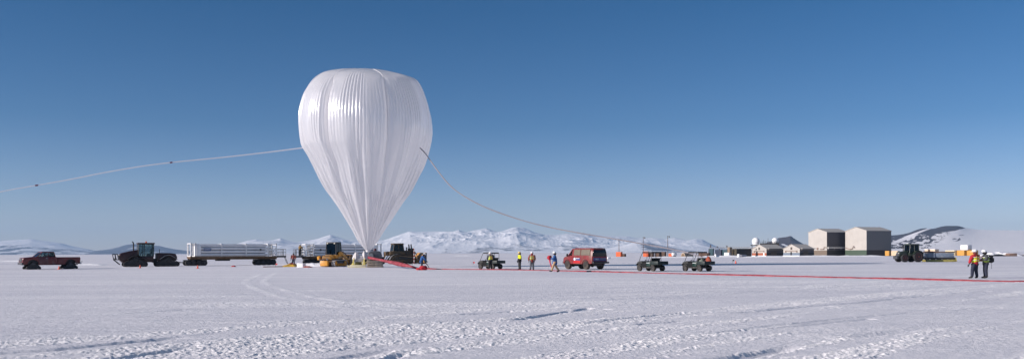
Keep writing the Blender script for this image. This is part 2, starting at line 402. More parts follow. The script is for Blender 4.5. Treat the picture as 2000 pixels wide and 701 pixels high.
# ------------------------------------------------------------------ gas tube trailers
TUBE_W = mat('tube_white_paint', (.70, .71, .73), .4, var=.06, vscale=1.2, dirt=(.5, .48, .46), dirt_amt=.05)
FRAME_W = mat('frame_white_paint', (.74, .74, .74), .5, var=.06)
DECKB = mat('trailer_brown_steel', (.16, .095, .05), .7, var=.3, dirt=(.3, .25, .2), dirt_amt=.12)
SIGNB = mat('sign_blue', (.02, .07, .2), .5, var=.1)
def gas_trailer():
    t = thing('gas_tube_trailer', 'x', 'gas trailer', (0, 0, 0), 0, 'gas tube trailers behind the balloon')
    L2 = 6.7
    b = B().b(-L2, L2, -1.2, 1.2, 1.28, 1.38, .01)
    for s in (1, -1):
        b.b(-L2, L2, s * .5, s * .7, .92, 1.28)
        b.b(-L2, L2, s * 1.16, s * 1.23, 1.16, 1.40)
    for k in range(14): b.b(-L2 + .25 + k * 1.0, -L2 + .35 + k * 1.0, -1.15, 1.15, 1.1, 1.28)
    b.build('deck', DECKB, t)
    B().b(-5.0, 5.5, -.02, .02, 1.42, 3.25).build('partition', BLK, t)  # black sheet standing in for the deep shade between the tubes
    zs = (1.65, 2.14, 2.63, 3.10); ys = (-.86, -.29, .29, .86)
    for z in zs:
        for yy in ys:
            q = B(); r = .219
            q.lathe([(.05, -5.15), (.12, -5.1), (.2, -4.95), (r, -4.75), (r, 5.3), (.2, 5.5), (.12, 5.62), (.05, 5.66)], axis='x', n=20, c=(0, yy, z))
            q.build('gas_tube', TUBE_W, t)
    for xx in (-1.75, 2.0):
        b = B()
        for s in (1, -1): b.b(xx - .09, xx + .09, s * 1.1, s * 1.17, 1.38, 3.32)
        b.b(xx - .09, xx + .09, -1.1, 1.1, 3.30, 3.36); b.build('clamp_band', FRAME_W, t)
    # front end cabinet frame
    b = B()
    for xx in (6.55, 5.9):
        for s in (1, -1): b.b(xx - .1, xx + .1, s * 1.0, s * 1.2, 1.38, 3.4, .01)
        b.b(xx - .08, xx + .08, -1.2, 1.2, 3.3, 3.42); b.b(xx - .08, xx + .08, -1.2, 1.2, 1.38, 1.5)
    for s in (1, -1): b.b(5.9, 6.55, s * 1.1, s * 1.2, 3.30, 3.40)
    b.build('front_frame', FRAME_W, t)
    b = B().b(5.67, 5.75, -1.15, 1.15, 1.4, 3.3); b.build('bulkhead', FRAME_W, t)
    for s in (1, -1): B().b(5.1, 5.68, s * 1.12, s * 1.17, 1.5, 3.2, .02).build('side_panel', WHITE, t)
    # rear bracing
    b = B()
    for xx in (-5.2, -6.5):
        for s in (1, -1): b.b(xx - .08, xx + .08, s * 1.04, s * 1.2, 1.38, 3.35)
        b.b(xx - .07, xx + .07, -1.2, 1.2, 3.28, 3.38)
    for s in (1, -1):
        b.bar([(-5.2, s * 1.15, 3.25), (-6.45, s * 1.15, 1.5)], .06); b.b(-6.5, -5.2, s * 1.1, s * 1.17, 3.28, 3.36); b.b(-6.5, -5.2, s * 1.1, s * 1.17, 2.3, 2.38)
    b.build('rear_frame', FRAME_W, t)
    b = B()
    for yy in ys:
        b.cyl((-5.75, yy, 1.5), (-5.75, yy, 3.2), .05)
        for z in zs: b.cyl((-5.75, yy, z), (-5.1, yy, z), .035, n=8).ell((-5.75, yy, z), .09, 8, 6)
    b.build('manifold', STEEL, t)
    b = B()
    for k in range(4): b.b(-6.62, -6.56, -1.05, 1.05, 1.75 + k * .45, 1.82 + k * .45)
    b.build('end_rack', FRAME_W, t)
    p = B().b(-8.1, -6.7, -1.1, 1.1, 1.36, 1.46).b(-8.1, -6.75, -1.05, -.95, 1.2, 1.36).b(-8.1, -6.75, .95, 1.05, 1.2, 1.36).build('platform', BLK, t)
    for s in (1, -1):
        b = B()
        for xx in (-8.06, -7.6, -7.15, -6.75): b.tube([(xx, s * 1.06, 1.46), (xx, s * 1.06, 2.5)], .028, 6)
        for z in (2.0, 2.5): b.tube([(-8.06, s * 1.06, z), (-6.75, s * 1.06, z)], .028, 6)
        if s > 0: b.build('railing', BLK, p)
    for yy in (-1.06, -.5, 0): b.tube([(-8.06, yy, 1.46), (-8.06, yy, 2.5)], .028, 6)
    for z in (2.0, 2.5): b.tube([(-8.06, -1.06, z), (-8.06, 0, z)], .028, 6)
    b.build('railing', BLK, p)
    b = B()
    for yy in (.35, .85): b.tube([(-7.95, yy, 1.42), (-8.55, yy, .06)], .035, 6)
    for k in range(5): b.tube([(-8.03 - k * .11, .35, 1.22 - k * .25), (-8.03 - k * .11, .85, 1.22 - k * .25)], .028, 6)
    b.build('ladder', BLK, t)
    B().b(.6, 2.6, -.7, .7, .72, 1.0, .03).build('tool_box', BLK, t)
    # blue sign plate and round emblem on one flank
    s = B().b(3.6, 4.7, 1.175, 1.195, 2.27, 2.66).build('sign_plate', SIGNB, t)
    q = B()
    for k in range(5): q.b(4.6 - k * .19 - .12, 4.6 - k * .19, 1.195, 1.2, 2.42, 2.54)
    q.build('sign_lettering', FRAME_W, s)
    for sd in (1, -1):
        q = B().lathe([(.03, -.01), (.15, -.01), (.15, .01), (.03, .01)], axis='y', n=16, c=(-4.0, sd * 1.17, 2.42)); q.build('emblem', DGREY, t)
        q = B()
        for k in range(7): q.b(-3.55 + k * .12, -3.47 + k * .12, sd * 1.10, sd * 1.112, 2.40, 2.45)
        q.build('stencil_text', DGREY, t)
    # running gear
    for gx, nm in ((5.75, 'dolly_frame'), (-4.9, 'bogie_frame')):
        B().b(gx - 1.7, gx + 1.7, -.45, .45, .55, .9, .03).b(gx - .8, gx + .8, -.7, .7, .85, .95).build(nm, BLK, t)
        for k in (-1.2, -.4, .4, 1.2):
            for s in (1, -1): wheel(t, gx + k, s * .88, .44, .42, RUB, DGREY)
    B().tube([(6.9, .3, .5), (8.1, 0, .5)], .06).tube([(6.9, -.3, .5), (8.1, 0, .5)], .06).build('drawbar', BLK, t)
    return t

# ------------------------------------------------------------------ yellow track loader, seen from its rear corner
YEL = mat('machine_yellow', (.62, .28, .03), .5, var=.15, dirt=(.25, .15, .05), dirt_amt=.2)
YELD = mat('weathered_yellow', (.24, .12, .035), .6, var=.3, dirt=(.07, .05, .035), dirt_amt=.5)
TRKS = mat('track_steel', (.36, .35, .35), .5, .4, var=.3)
def loader():
    x, y = gpt(652, 520.8)
    t = thing('track_loader', 'yellow crawler loader with a tall glazed cab parked beside the balloon base', 'track loader', (x, y), 72); t.scale = (.93, .93, .985)
    for s in (1, -1):
        track(t, [(-1.45, .46, .38), (1.35, .46, .38)], s * .92, .52, .08, TRKS, YEL, .2, ['sprocket', 'idler'], [(-.8, .28, .2), (-.25, .28, .2), (.3, .28, .2), (.85, .28, .2)])
        B().b(-1.2, 1.2, s * .78, s * 1.0, .35, .62, .04).build('track_frame', YEL, t)
    B().b(-1.7, 1.5, -.62, .62, .45, 1.15, .05).build('chassis', YELD, t)
    B().prism([(-2.1, .95), (-2.15, 1.32), (-1.95, 1.5), (-.9, 1.56), (-.9, .95)], -.62, .62, .06, 3).build('engine_cover', YEL, t)
    b = B()
    for k in range(6): b.b(-2.17, -2.12, -.55, .55, 1.02 + k * .09, 1.06 + k * .09)
    b.build('radiator_grille', BLK, t)
    B().b(-2.45, -1.95, -.35, .78, .12, .80, .05).build('counterweight', YEL, t)
    b = B()
    for k in range(3): b.prism([(-2.55, .85), (-2.72, 1.0), (-2.62, 1.1), (-2.35, .95), (-2.35, .8)], -.4 + k * .55, -.3 + k * .55)
    b.build('ripper_shank', STEEL, t)
    B().prism([(-2.2, .9), (-2.3, 1.3), (-2.0, 1.45), (-1.8, 1.0)], 1.0, 1.35, .04).b(-2.0, -1.4, .7, 1.2, 1.0, 1.12).build('step_bracket', YEL, t)
    B().b(-.9, 1.1, -.85, .85, 1.1, 1.62, .06).build('cab_base', YEL, t)
    cab(t, (-.85, .75), (-.7, .62), .80, .72, 1.6, 3.12, BLK, GLS_DK, .065, .13, .08, DGREY, mid=.5)
    B().b(-.45, .05, -.28, .28, 1.6, 1.95, .06).b(-.5, -.38, -.28, .28, 1.9, 2.55, .06).build('seat', BLK, t)
    for s in (.55, -.55): B().b(-.84, -.76, s - .1, s + .1, 3.0, 3.12, .02).build('work_light', LAMP, t)
    B().cyl((-1.4, .35, 1.7), (-1.4, .35, 2.35), .07).build('exhaust_stack', BLK, t)
    for s in (1, -1):
        b = B().prism([(-.3, 1.35), (-.35, 1.85), (.1, 2.02), (.7, 1.9), (2.35, .95), (2.6, .5), (2.35, .42), (2.1, .75), (.5, 1.55)], s * .86, s * 1.02, .03)
        b.build('lift_arm', YEL, t)
        B().cyl((-.1, s * .78, 1.15), (1.3, s * .78, 1.35), .08).build('lift_cylinder', STEEL, t)
        B().prism([(1.2, 1.75), (1.5, 2.05), (1.65, 2.0), (1.4, 1.6)], s * .5, s * .66, .02).tube([(1.5, s * .58, 1.95), (2.7, s * .58, 1.5)], .07).build('tilt_linkage', YELD, t)
    b = B(); pr = [(2.5, .12), (3.5, .10), (3.5, .16), (2.75, .25), (2.55, .6), (2.65, 1.1), (3.0, 1.55), (2.95, 1.62), (2.55, 1.3), (2.42, .6)]
    b.prism(pr, -1.2, 1.2)
    for s in (1, -1): b.prism([(2.5, .12), (3.5, .1), (3.0, 1.6), (2.6, 1.25), (2.45, .6)], s * 1.2, s * 1.24)
    for k in range(8): b.b(3.45, 3.7, -1.12 + k * .31, -1.02 + k * .31, .1, .17)
    b.build('bucket', YELD, t)
    return t

# ------------------------------------------------------------------ weathered bulldozer
DOZ = mat('dozer_weathered_paint', (.12, .075, .03), .65, var=.3, dirt=(.04, .034, .03), dirt_amt=.55)
DOZB = mat('dozer_blade_paint', (.56, .28, .07), .55, var=.2, dirt=(.22, .15, .09), dirt_amt=.3)
DIRTK = mat('rusty_track', (.17, .12, .075), .75, .1, var=.4, dirt=(.30, .23, .16), dirt_amt=.4)
def dozer():
    x, y = gpt(786, 515.2)
    t = thing('bulldozer', 'weathered brown bulldozer with a broad yellow blade, right of the balloon', 'bulldozer', (x, y), 24)
    for s in (1, -1):
        track(t, [(-1.7, .55, .45), (1.6, .55, .45), (-1.35, .95, .42)], s * 1.05, .6, .09, DIRTK, DOZ, .22, ['idler', 'idler', 'sprocket'], [(-.9, .3, .2), (-.3, .3, .2), (.3, .3, .2), (.9, .3, .2)])
        B().b(-1.4, 1.5, s * .95, s * 1.34, .4, .78, .06).build('track_frame', DOZ, t)
        f = B(); pts = [(-2.5, .75), (-2.2, 1.25), (-1.75, 1.55), (-1.2, 1.62)]
        for a, c in zip(pts, pts[1:]):
            f.hexa([(a[0], s * .75, a[1] - .04), (c[0], s * .75, c[1] - .04), (c[0], s * 1.4, c[1] - .04), (a[0], s * 1.4, a[1] - .04),
                    (a[0], s * .75, a[1]), (c[0], s * .75, c[1]), (c[0], s * 1.4, c[1]), (a[0], s * 1.4, a[1])])
        f.build('fender', STEEL, t)
        B().tube([(-.2, s * 1.45, .5), (2.6, s * 1.45, .55)], .11, 8).build('push_arm', DOZ, t)
    B().b(-1.9, 1.8, -.74, .74, .6, 1.5, .06).build('chassis', DOZ, t)
    B().prism([(.1, 1.45), (.1, 2.2), (1.9, 2.12), (2.0, 2.0), (2.0, 1.2)], -.6, .6, .07, 3).build('engine_hood', DOZ, t)
    b = B()
    for k in range(5): b.b(.45 + k * .28, .6 + k * .28, -.625, .625, 1.6, 1.95)
    b.build('hood_louvre', BLK, t)
    B().b(-2.35, .1, -1.0, 1.0, 1.45, 2.05, .08).build('cab_base', DOZ, t)
    cab(t, (-1.75, .0), (-1.6, -.15), .85, .8, 2.05, 3.18, DOZ, GLS_DK, .07, .16, .12, DOZ, mid=.5)
    B().b(-1.3, -.85, -.28, .28, 2.05, 2.4, .05).b(-1.38, -1.22, -.28, .28, 2.3, 2.85, .05).build('seat', BLK, t)
    B().cyl((.75, .2, 2.1), (.75, .2, 2.62), .09).ell((.75, .2, 2.66), (.13, .13, .08)).build('exhaust_stack', BLK, t)
    for s in (1, -1):
        B().cyl((1.45, s * .62, 1.5), (1.25, s * .62, 3.2), .10).cyl((1.55, s * .62, 2.5), (2.55, s * .75, .9), .06).b(1.1, 1.75, s * .5, s * .74, 2.1, 2.55, .04).build('lift_cylinder', BLK, t)
    b = B(); pr = []
    ang = [R(a) for a in range(-62, 63, 12)]
    for a in ang: pr.append((4.0 - 1.15 * math.cos(a) - .1, .95 + 1.05 * math.sin(a)))
    for a in ang[::-1]: pr.append((4.0 - 1.07 * math.cos(a) - .1, .95 + 1.0 * math.sin(a)))
    b.prism(pr, -2.3, 2.0); b.build('blade', DOZB, t)
    for s in (1, -1): B().prism([(3.0, .05), (3.3, .08), (3.35, 1.78), (3.1, 1.8), (2.78, .95)], 2.0 if s > 0 else -2.36, 2.06 if s > 0 else -2.3).build('blade_end_plate', DGREY, t)
    B().b(-3.0, -2.3, -.6, .6, 1.35, 2.0, .06).prism([(-3.0, 1.4), (-3.35, .5), (-3.2, .5), (-2.8, 1.4)], -.15, .15).build('ripper', YELD, t)
    return t

# ------------------------------------------------------------------ utility vehicles
UGREEN = mat('utility_green_paint', (.006, .030, .023), .4, var=.15, dirt=(.05, .055, .05), dirt_amt=.12)
UDARK = mat('utility_dark_plastic', (.022, .024, .024), .7, var=.2, dirt=(.1, .085, .075), dirt_amt=.25)
def utv():
    t = thing('utility_vehicle', 'x', 'utility vehicle', (0, 0, 0), 0, 'utility vehicles on the snow')
    B().b(-1.25, 1.3, -.6, .6, .3, .45, .03).prism([(-1.0, .45), (-1.0, .72), (-.25, .74), (-.2, .45)], -.62, .62, .03).build('chassis', UDARK, t)
    B().prism([(.72, .45), (.66, .98), (.95, 1.02), (1.38, .92), (1.48, .75), (1.46, .48)], -.62, .62, .06, 3).build('hood', UDARK, t)
    for s in (1, -1):
        B().ell((1.36, s * .45, .86), (.1, .1, .08)).build('headlight', LAMP, t)
        f = B(); fan = [(.62, .62), (.78, .76), (1.0, .8), (1.25, .78), (1.45, .64)]
        for a, c in zip(fan, fan[1:]):
            f.hexa([(a[0], s * .5, a[1] - .03), (c[0], s * .5, c[1] - .03), (c[0], s * .77, c[1] - .03), (a[0], s * .77, a[1] - .03), (a[0], s * .5, a[1]), (c[0], s * .5, c[1]), (c[0], s * .77, c[1]), (a[0], s * .77, a[1])])
        f.build('fender', UDARK, t)
        B().b(.0, .68, s * .60, s * .64, .40, .93, .02).build('door', mat('matt_black_panel', (.014, .015, .016), .9, var=.2, spec=.2), t)
        p = B().b(-.62, -.05, s * .62, s * .7, .5, .95, .02).build('side_panel', UGREEN, t)
        q = B()
        for k in range(6): q.b(-.5 + k * .075, -.45 + k * .075, s * .70, s * .704, .8, .85)
        q.build('side_lettering', WHITE, p)
    B().b(-.6, .0, -.62, .62, .72, .92, .05).prism([(-.6, .9), (-.72, 1.3), (-.62, 1.32), (-.46, .9)], -.62, .62, .03).build('seat', BLK, t)
    B().tube([(.72, .3, .95), (.42, .3, 1.12)], .025).lathe([(.13, -.015), (.17, 0), (.13, .015)], c=(.40, .3, 1.13), n=16).build('steering_wheel', BLK, t)
    b = B().b(-1.72, -.68, -.68, .68, .66, .71)
    for s in (1, -1): b.b(-1.72, -.68, s * .65, s * .70, .68, 1.0, .01)
    b.b(-1.74, -1.69, -.7, .7, .66, 1.0, .01).b(-.72, -.67, -.7, .7, .66, 1.0, .01).build('cargo_bed', mat('bed_dark_green', (.006, .016, .015), .55, var=.2), t)
    b = B()
    for s in (1, -1):
        b.tube([(1.12, s * .62, .95), (.66, s * .6, 1.78), (.55, s * .6, 1.82), (-.72, s * .6, 1.82), (-.78, s * .62, 1.75), (-.76, s * .64, .72)], .026, 8)
        b.tube([(-.05, s * .6, 1.82), (-.08, s * .62, .72)], .024, 8)
    for xx in (.58, -.1, -.74): b.tube([(xx, -.6, 1.82), (xx, .6, 1.82)], .024, 8)
    b.tube([(-.77, -.63, 1.3), (-.77, .63, 1.3)], .022, 8)
    b.build('roll_cage', BLK, t)
    B().b(-.76, .62, -.63, .63, 1.84, 1.94, .03).build('roof', BLK, t)
    b = B()
    for z in (.45, .68): b.tube([(1.42, -.45, z), (1.6, -.42, z), (1.6, .42, z), (1.42, .45, z)], .024, 6)
    for s in (.4, -.4): b.tube([(1.6, s, .4), (1.6, s, .72)], .024, 6)
    b.build('front_guard', BLK, t)
    for xx in (1.02, -.98):
        for s in (1, -1): wheel(t, xx, s * .6, .31, .26, RUBD, DGREY)
    return t

# ------------------------------------------------------------------ van
VRED = mat('van_red_paint', (.19, .016, .019), .4, var=.12, dirt=(.155, .085, .062), dirt_amt=.38)
VCLEAN = mat('van_clean_red', (.45, .018, .022), .35, var=.08)
VROOF = mat('van_roof_red', (.28, .02, .035), .35, var=.1)
DUSTG = mat('dust_coated_glass', (.135, .115, .085), .5, var=.15, vscale=1.5)
VBLUE = mat('van_blue_stripe', (.06, .075, .22), .45, var=.15, dirt=(.25, .18, .16), dirt_amt=.3)
VGLASS = mat('van_black_glass', (.012, .012, .014), .12, var=.1)
def van():
    x, y = gpt(1142, 525.3)
    t = thing('van', 'dusty red van with blue stripes and big tyres, parked near the walker in blue', 'van', (x, y), 121); t.scale = (1, 1, .96)
    gz0 = .58
    # body loft: cross sections along x with rounded shoulders
    def sec(xx, w, z0, z1, zs, wt):
        pts = [(-w, z0), (-w * 1.02, (z0 + zs) / 2), (-w, zs), (-(w + wt) / 2 - .02, (zs + z1) / 2 + .06), (-wt, z1 - .06), (-wt + .12, z1),
               (wt - .12, z1), (wt, z1 - .06), ((w + wt) / 2 + .02, (zs + z1) / 2 + .06), (w, zs), (w * 1.02, (z0 + zs) / 2), (w, z0)]
        return [Vector((xx, a, c)) for a, c in pts]
    S = [(-2.62, .93, .75, 2.18, 1.42, .76), (-2.5, .98, .64, 2.27, 1.45, .82), (-1.2, 1.0, .6, 2.30, 1.46, .84), (.6, 1.0, .6, 2.29, 1.46, .84), (.92, 1.0, .6, 2.24, 1.46, .82)]
    b = B().loft([sec(*q) for q in S]); b.build('body', VRED, t)
    F_ = [(.92, 1.0, .6, 1.48, 1.42, .94), (1.75, .99, .6, 1.44, 1.36, .9), (2.35, .97, .62, 1.34, 1.25, .86), (2.62, .92, .66, 1.22, 1.12, .8), (2.68, .86, .72, 1.12, 1.05, .74)]
    B().loft([sec(*q) for q in F_]).build('hood', VRED, t)
    B().b(-2.5, .75, -.74, .74, 2.29, 2.315, .01).build('roof', VROOF, t)
    cab(t, (.9, 1.72), (.86, 1.05), .95, .80, 1.45, 2.2, VROOF, GLS, .045, .05, .02, VROOF, panes='FLR', name='window_frame')
    for s in (1, -1):
        for x0, x1 in ((-2.3, -.72), (-.6, .58)):
            B().hexa([(x0, s * 1.02, 1.54), (x1, s * 1.02, 1.54), (x1, s * .96, 1.54), (x0, s * .96, 1.54), (x0, s * .945, 2.13), (x1, s * .945, 2.13), (x1, s * .88, 2.13), (x0, s * .88, 2.13)]).build('side_window', DUSTG, t)
        d = B().b(-.62, .62, s * 1.012, s * 1.03, .66, .96, .008).build('door', VCLEAN, t)
        e = B().b(-.6, .62, s * 1.022, s * 1.036, .98, 1.24).build('blue_stripe', VBLUE, t)
        B().lathe([(.02, -.006), (.16, -.006), (.16, .006), (.02, .006)], axis='y', n=20, c=(.36, s * 1.045, 1.12)).build('emblem', WHITE, e)
        B().b(-.5, .12, s * 1.036, s * 1.042, 1.19, 1.23).build('white_pinstripe', WHITE, e)
        B().ell((1.5, s * 1.2, 1.55), (.09, .12, .17)).tube([(1.45, s * .95, 1.45), (1.5, s * 1.15, 1.5)], .03).build('side_mirror', BLK, t)
        B().ell((2.6, s * .72, 1.0), (.08, .14, .12)).build('headlight', LAMP, t)
        B().b(-2.63, -2.56, s * .86, s * .95, 1.0, 1.4, .01).build('taillight', TAIL, t)
        # wheel arches
        for xx in (1.75, -1.55):
            q = B(); n = 10
            for k in range(n):
                a0, a1 = math.pi * k / n, math.pi * (k + 1) / n
                q.hexa([(xx + .56 * math.cos(a), s * yy, .5 + rr * math.sin(a)) for yy in (.82, 1.05) for a, rr in ((a0, .52), (a1, .52), (a1, .58), (a0, .58))])
            q.build('wheel_arch', BLK, t)
    B().b(2.62, 2.8, -.92, .92, .62, .85, .05).build('front_bumper', BLK, t)
    B().b(2.62, 2.71, -.5, .5, .9, 1.1, .02).build('grille', BLK, t)
    dr = B().b(-2.655, -2.62, -.84, .84, .8, 1.38, .01).build('rear_door', VROOF, t)
    B().b(-2.668, -2.655, -.82, .82, .92, 1.26).build('blue_stripe', VBLUE, dr)
    B().hexa([(-2.66, -.86, 1.4), (-2.66, .86, 1.4), (-2.6, .86, 1.4), (-2.6, -.86, 1.4), (-2.65, -.76, 2.12), (-2.65, .76, 2.12), (-2.59, .76, 2.12), (-2.59, -.76, 2.12)], .01).build('rear_window', VGLASS, t)
    text_mesh('415', .26, 'van_number', WHITE, dr, (-2.672, .36, 1.11), (R(90), 0, R(-90)))
    B().b(-2.95, -2.6, -1.0, 1.0, .66, .84, .03).build('rear_bumper', BLK, t)
    B().b(-2.3, 2.3, -.55, .55, .5, .66, .03).cyl((1.75, -.9, .45), (1.75, .9, .45), .1).cyl((-1.55, -.9, .45), (-1.55, .9, .45), .1).ell((-1.55, .15, .45), (.22, .2, .2)).ell((1.75, .25, .45), (.22, .2, .2)).b(-2.3, -1.9, -.4, .4, .38, .6, .05).build('chassis', BLK, t)
    for xx in (1.75, -1.55):
        for s in (1, -1): wheel(t, xx, s * .86, .49, .36, RUBD, RUBD, lug=.04)
    return t

# ------------------------------------------------------------------ green tractor and its drag grader
FGR = mat('tractor_dark_green', (.014, .03, .021), .45, var=.2, dirt=(.06, .06, .05), dirt_amt=.35)
HUBR = mat('wheel_dark_red', (.09, .018, .015), .5, var=.2)
GRB = mat('grader_blue_grey', (.17, .21, .27), .5, var=.15, dirt=(.3, .3, .3), dirt_amt=.2)
GRY = mat('grader_olive_yellow', (.36, .31, .09), .6, var=.3)
GRBR = mat('grader_brown', (.10, .06, .045), .65, var=.25)
def green_tractor():
    x, y = gpt(1778, 511.6)
    t = thing('farm_tractor', 'dark green wheeled tractor with dark red wheel hubs towing a low grader', 'tractor', (x, y), 190)
    B().prism([(2.2, .75), (2.3, 1.2), (2.2, 1.65), (.7, 1.85), (.6, 1.85), (.6, .8)], -.45, .45, .08, 3).build('hood', FGR, t)
    B().b(2.22, 2.33, -.38, .38, .85, 1.55, .03).build('grille', DGREY, t)
    for s in (1, -1): B().b(2.24, 2.35, s * .2, s * .38, 1.4, 1.52, .02).build('headlight', LAMP, t)
    B().b(2.3, 2.75, -.55, .55, .5, 1.0, .06).build('front_weight', DGREY, t)
    B().b(-1.5, 2.2, -.35, .35, .6, 1.0, .05).build('chassis', BLK, t)
    B().b(-1.1, .65, -.7, .7, 1.0, 1.5, .06).build('cab_base', FGR, t)
    cab(t, (-1.1, .65), (-1.0, .5), .78, .72, 1.5, 2.78, FGR, GLS_DK, .05, .18, .1, FGR, mid=.5)
    B().b(-.8, -.3, -.28, .28, 1.5, 1.85, .05).b(-.86, -.72, -.28, .28, 1.8, 2.4, .05).build('seat', BLK, t)
    B().b(.15, .45, -.35, .05, 2.97, 3.08, .03).build('roof_light', WHITE, t)
    B().cyl((.95, -.5, 1.7), (.95, -.5, 2.85), .07).build('exhaust_stack', BLK, t)
    for s in (1, -1):
        wheel(t, 1.55, s * .85, .66, .5, RUB, HUBR, lug=.04); wheel(t, -.75, s * .95, .88, .62, RUB, HUBR, lug=.04)
        f = B(); n = 7
        for k in range(n):
            a0, a1 = R(25 + 130 * k / n), R(25 + 130 * (k + 1) / n)
            f.hexa([(-.75 + rr * math.cos(a), s * yy, .88 + rr * math.sin(a)) for yy in (.68, 1.24) for a, rr in ((a0, .95), (a1, .95), (a1, 1.0), (a0, 1.0))])
        f.build('fender', FGR, t)
        B().tube([(.5, s * .78, 2.3), (.75, s * 1.15, 2.35)], .025).b(.7, .78, s * 1.1, s * 1.3, 2.2, 2.55, .02).build('side_mirror', BLK, t)
    B().tube([(-1.5, 0, .55), (-2.0, 0, .5)], .06).build('hitch', BLK, t)
    ca, sa = math.cos(R(180)), math.sin(R(180))
    x2, y2 = gpt(1833, 511.2)
    g = thing('drag_grader', 'low snow grader with blue grey side panels behind the green tractor', 'grader', (x2, y2), 176)
    B().b(-2.3, 2.2, -1.0, 1.0, .62, .72).b(-2.3, 2.2, -1.05, -.98, .45, .72).b(-2.3, 2.2, .98, 1.05, .45, .72).build('frame', BLK, g)
    B().prism([(-2.1, .72), (1.0, .72), (1.1, 1.45), (-2.1, 1.5)], -1.0, 1.0, .05).build('hopper_panel', GRB, g)
    B().b(1.15, 2.1, -.95, .95, .72, 1.5, .05).build('tank', GRB, g)
    B().b(1.0, 1.14, -1.02, 1.02, .72, 1.55, .02).build('divider', WHITE, g)
    B().b(-2.2, .95, -1.03, 1.03, 1.52, 1.72, .02).b(1.2, 2.1, -1.0, 1.0, 1.52, 1.76, .02).build('top_rail', GRBR, g)
    B().prism([(-2.35, .03), (2.25, .03), (2.25, .36), (-2.3, .40)], .98, 1.06, .01).prism([(-2.35, .03), (2.25, .03), (2.25, .36), (-2.3, .40)], -1.06, -.98, .01).build('runner', GRY, g)
    B().prism([(-2.5, .08), (-2.42, .08), (-2.25, .75), (-2.33, .75)], -1.2, 1.2).build('blade', GRY, g)
    b = B()
    for k in range(5): b.b(-2.0 + k * .95, -1.92 + k * .95, -1.0, 1.0, .36, .64)
    b.build('crossbar', BLK, g)
    B().tube([(2.2, 0, .6), (3.0, 0, .52)], .06).build('drawbar', BLK, g)
# ------------------------------------------------------------------ people
def skin(verts, edges, radii, sub=1):
    me = bpy.data.meshes.new('tmp'); me.from_pydata([tuple(v) for v in verts], edges, [])
    o = bpy.data.objects.new('tmp', me); COL.objects.link(o)
    o.modifiers.new('s', 'SKIN').use_smooth_shade = True
    if not me.skin_vertices:
        bm = bmesh.new(); bm.from_mesh(me); bm.verts.layers.skin.verify(); bm.to_mesh(me); bm.free()
    for i, r in enumerate(radii):
        sv = me.skin_vertices[0].data[i]; sv.radius = r if hasattr(r, '__len__') else (r, r); sv.use_root = (i == 0)
    if sub: m = o.modifiers.new('d', 'SUBSURF'); m.levels = sub; m.render_levels = sub
    dg = bpy.context.evaluated_depsgraph_get(); dg.update()
    out = bpy.data.meshes.new_from_object(o.evaluated_get(dg))
    bpy.data.objects.remove(o); bpy.data.meshes.remove(me)
    return out
SKINM = mat('skin', (.42, .25, .18), .6); GLOVE = mat('glove_black', (.025, .025, .028), .8); EYE = mat('eye_dark', (.02, .015, .012), .3)
CL = {k: mat('cloth_' + k, c, .85, var=.12, bump=.25, bscale=14) for k, c in dict(
    red=(.40, .015, .03), darkred=(.24, .035, .025), rust=(.17, .035, .028), blue=(.018, .085, .26), navy=(.018, .022, .045), black=(.018, .018, .02),
    grey=(.10, .105, .12), tan=(.45, .29, .17), hivis=(.62, .74, .03), hivisgreen=(.30, .42, .06), yellow=(.78, .80, .02), brownyellow=(.22, .14, .05), darkgrey=(.05, .055, .06), orange=(.7, .2, .05)).items()}
SILV = mat('reflective_tape', (.72, .72, .70), .3, var=.05)
HATW = mat('hard_hat_white', (.82, .82, .82), .3, var=.03); HATY = mat('hard_hat_yellow', (.75, .52, .16), .35, var=.05)
JD = dict(pel=(0, 0, .95), spi=(-.01, 0, 1.15), che=(0, 0, 1.35), nek=(0, 0, 1.50), h0=(.015, 0, 1.57), h1=(.025, 0, 1.66), h2=(.0, 0, 1.75))
for s_, k_ in ((1, 'L'), (-1, 'R')):
    JD.update({'hip' + k_: (0, s_ * .09, .92), 'kne' + k_: (.02, s_ * .11, .50), 'ank' + k_: (-.01, s_ * .12, .10), 'toe' + k_: (.17, s_ * .14, .05),
               'sho' + k_: (0, s_ * .20, 1.42), 'elb' + k_: (-.03, s_ * .30, 1.15), 'wri' + k_: (.05, s_ * .31, .90)})
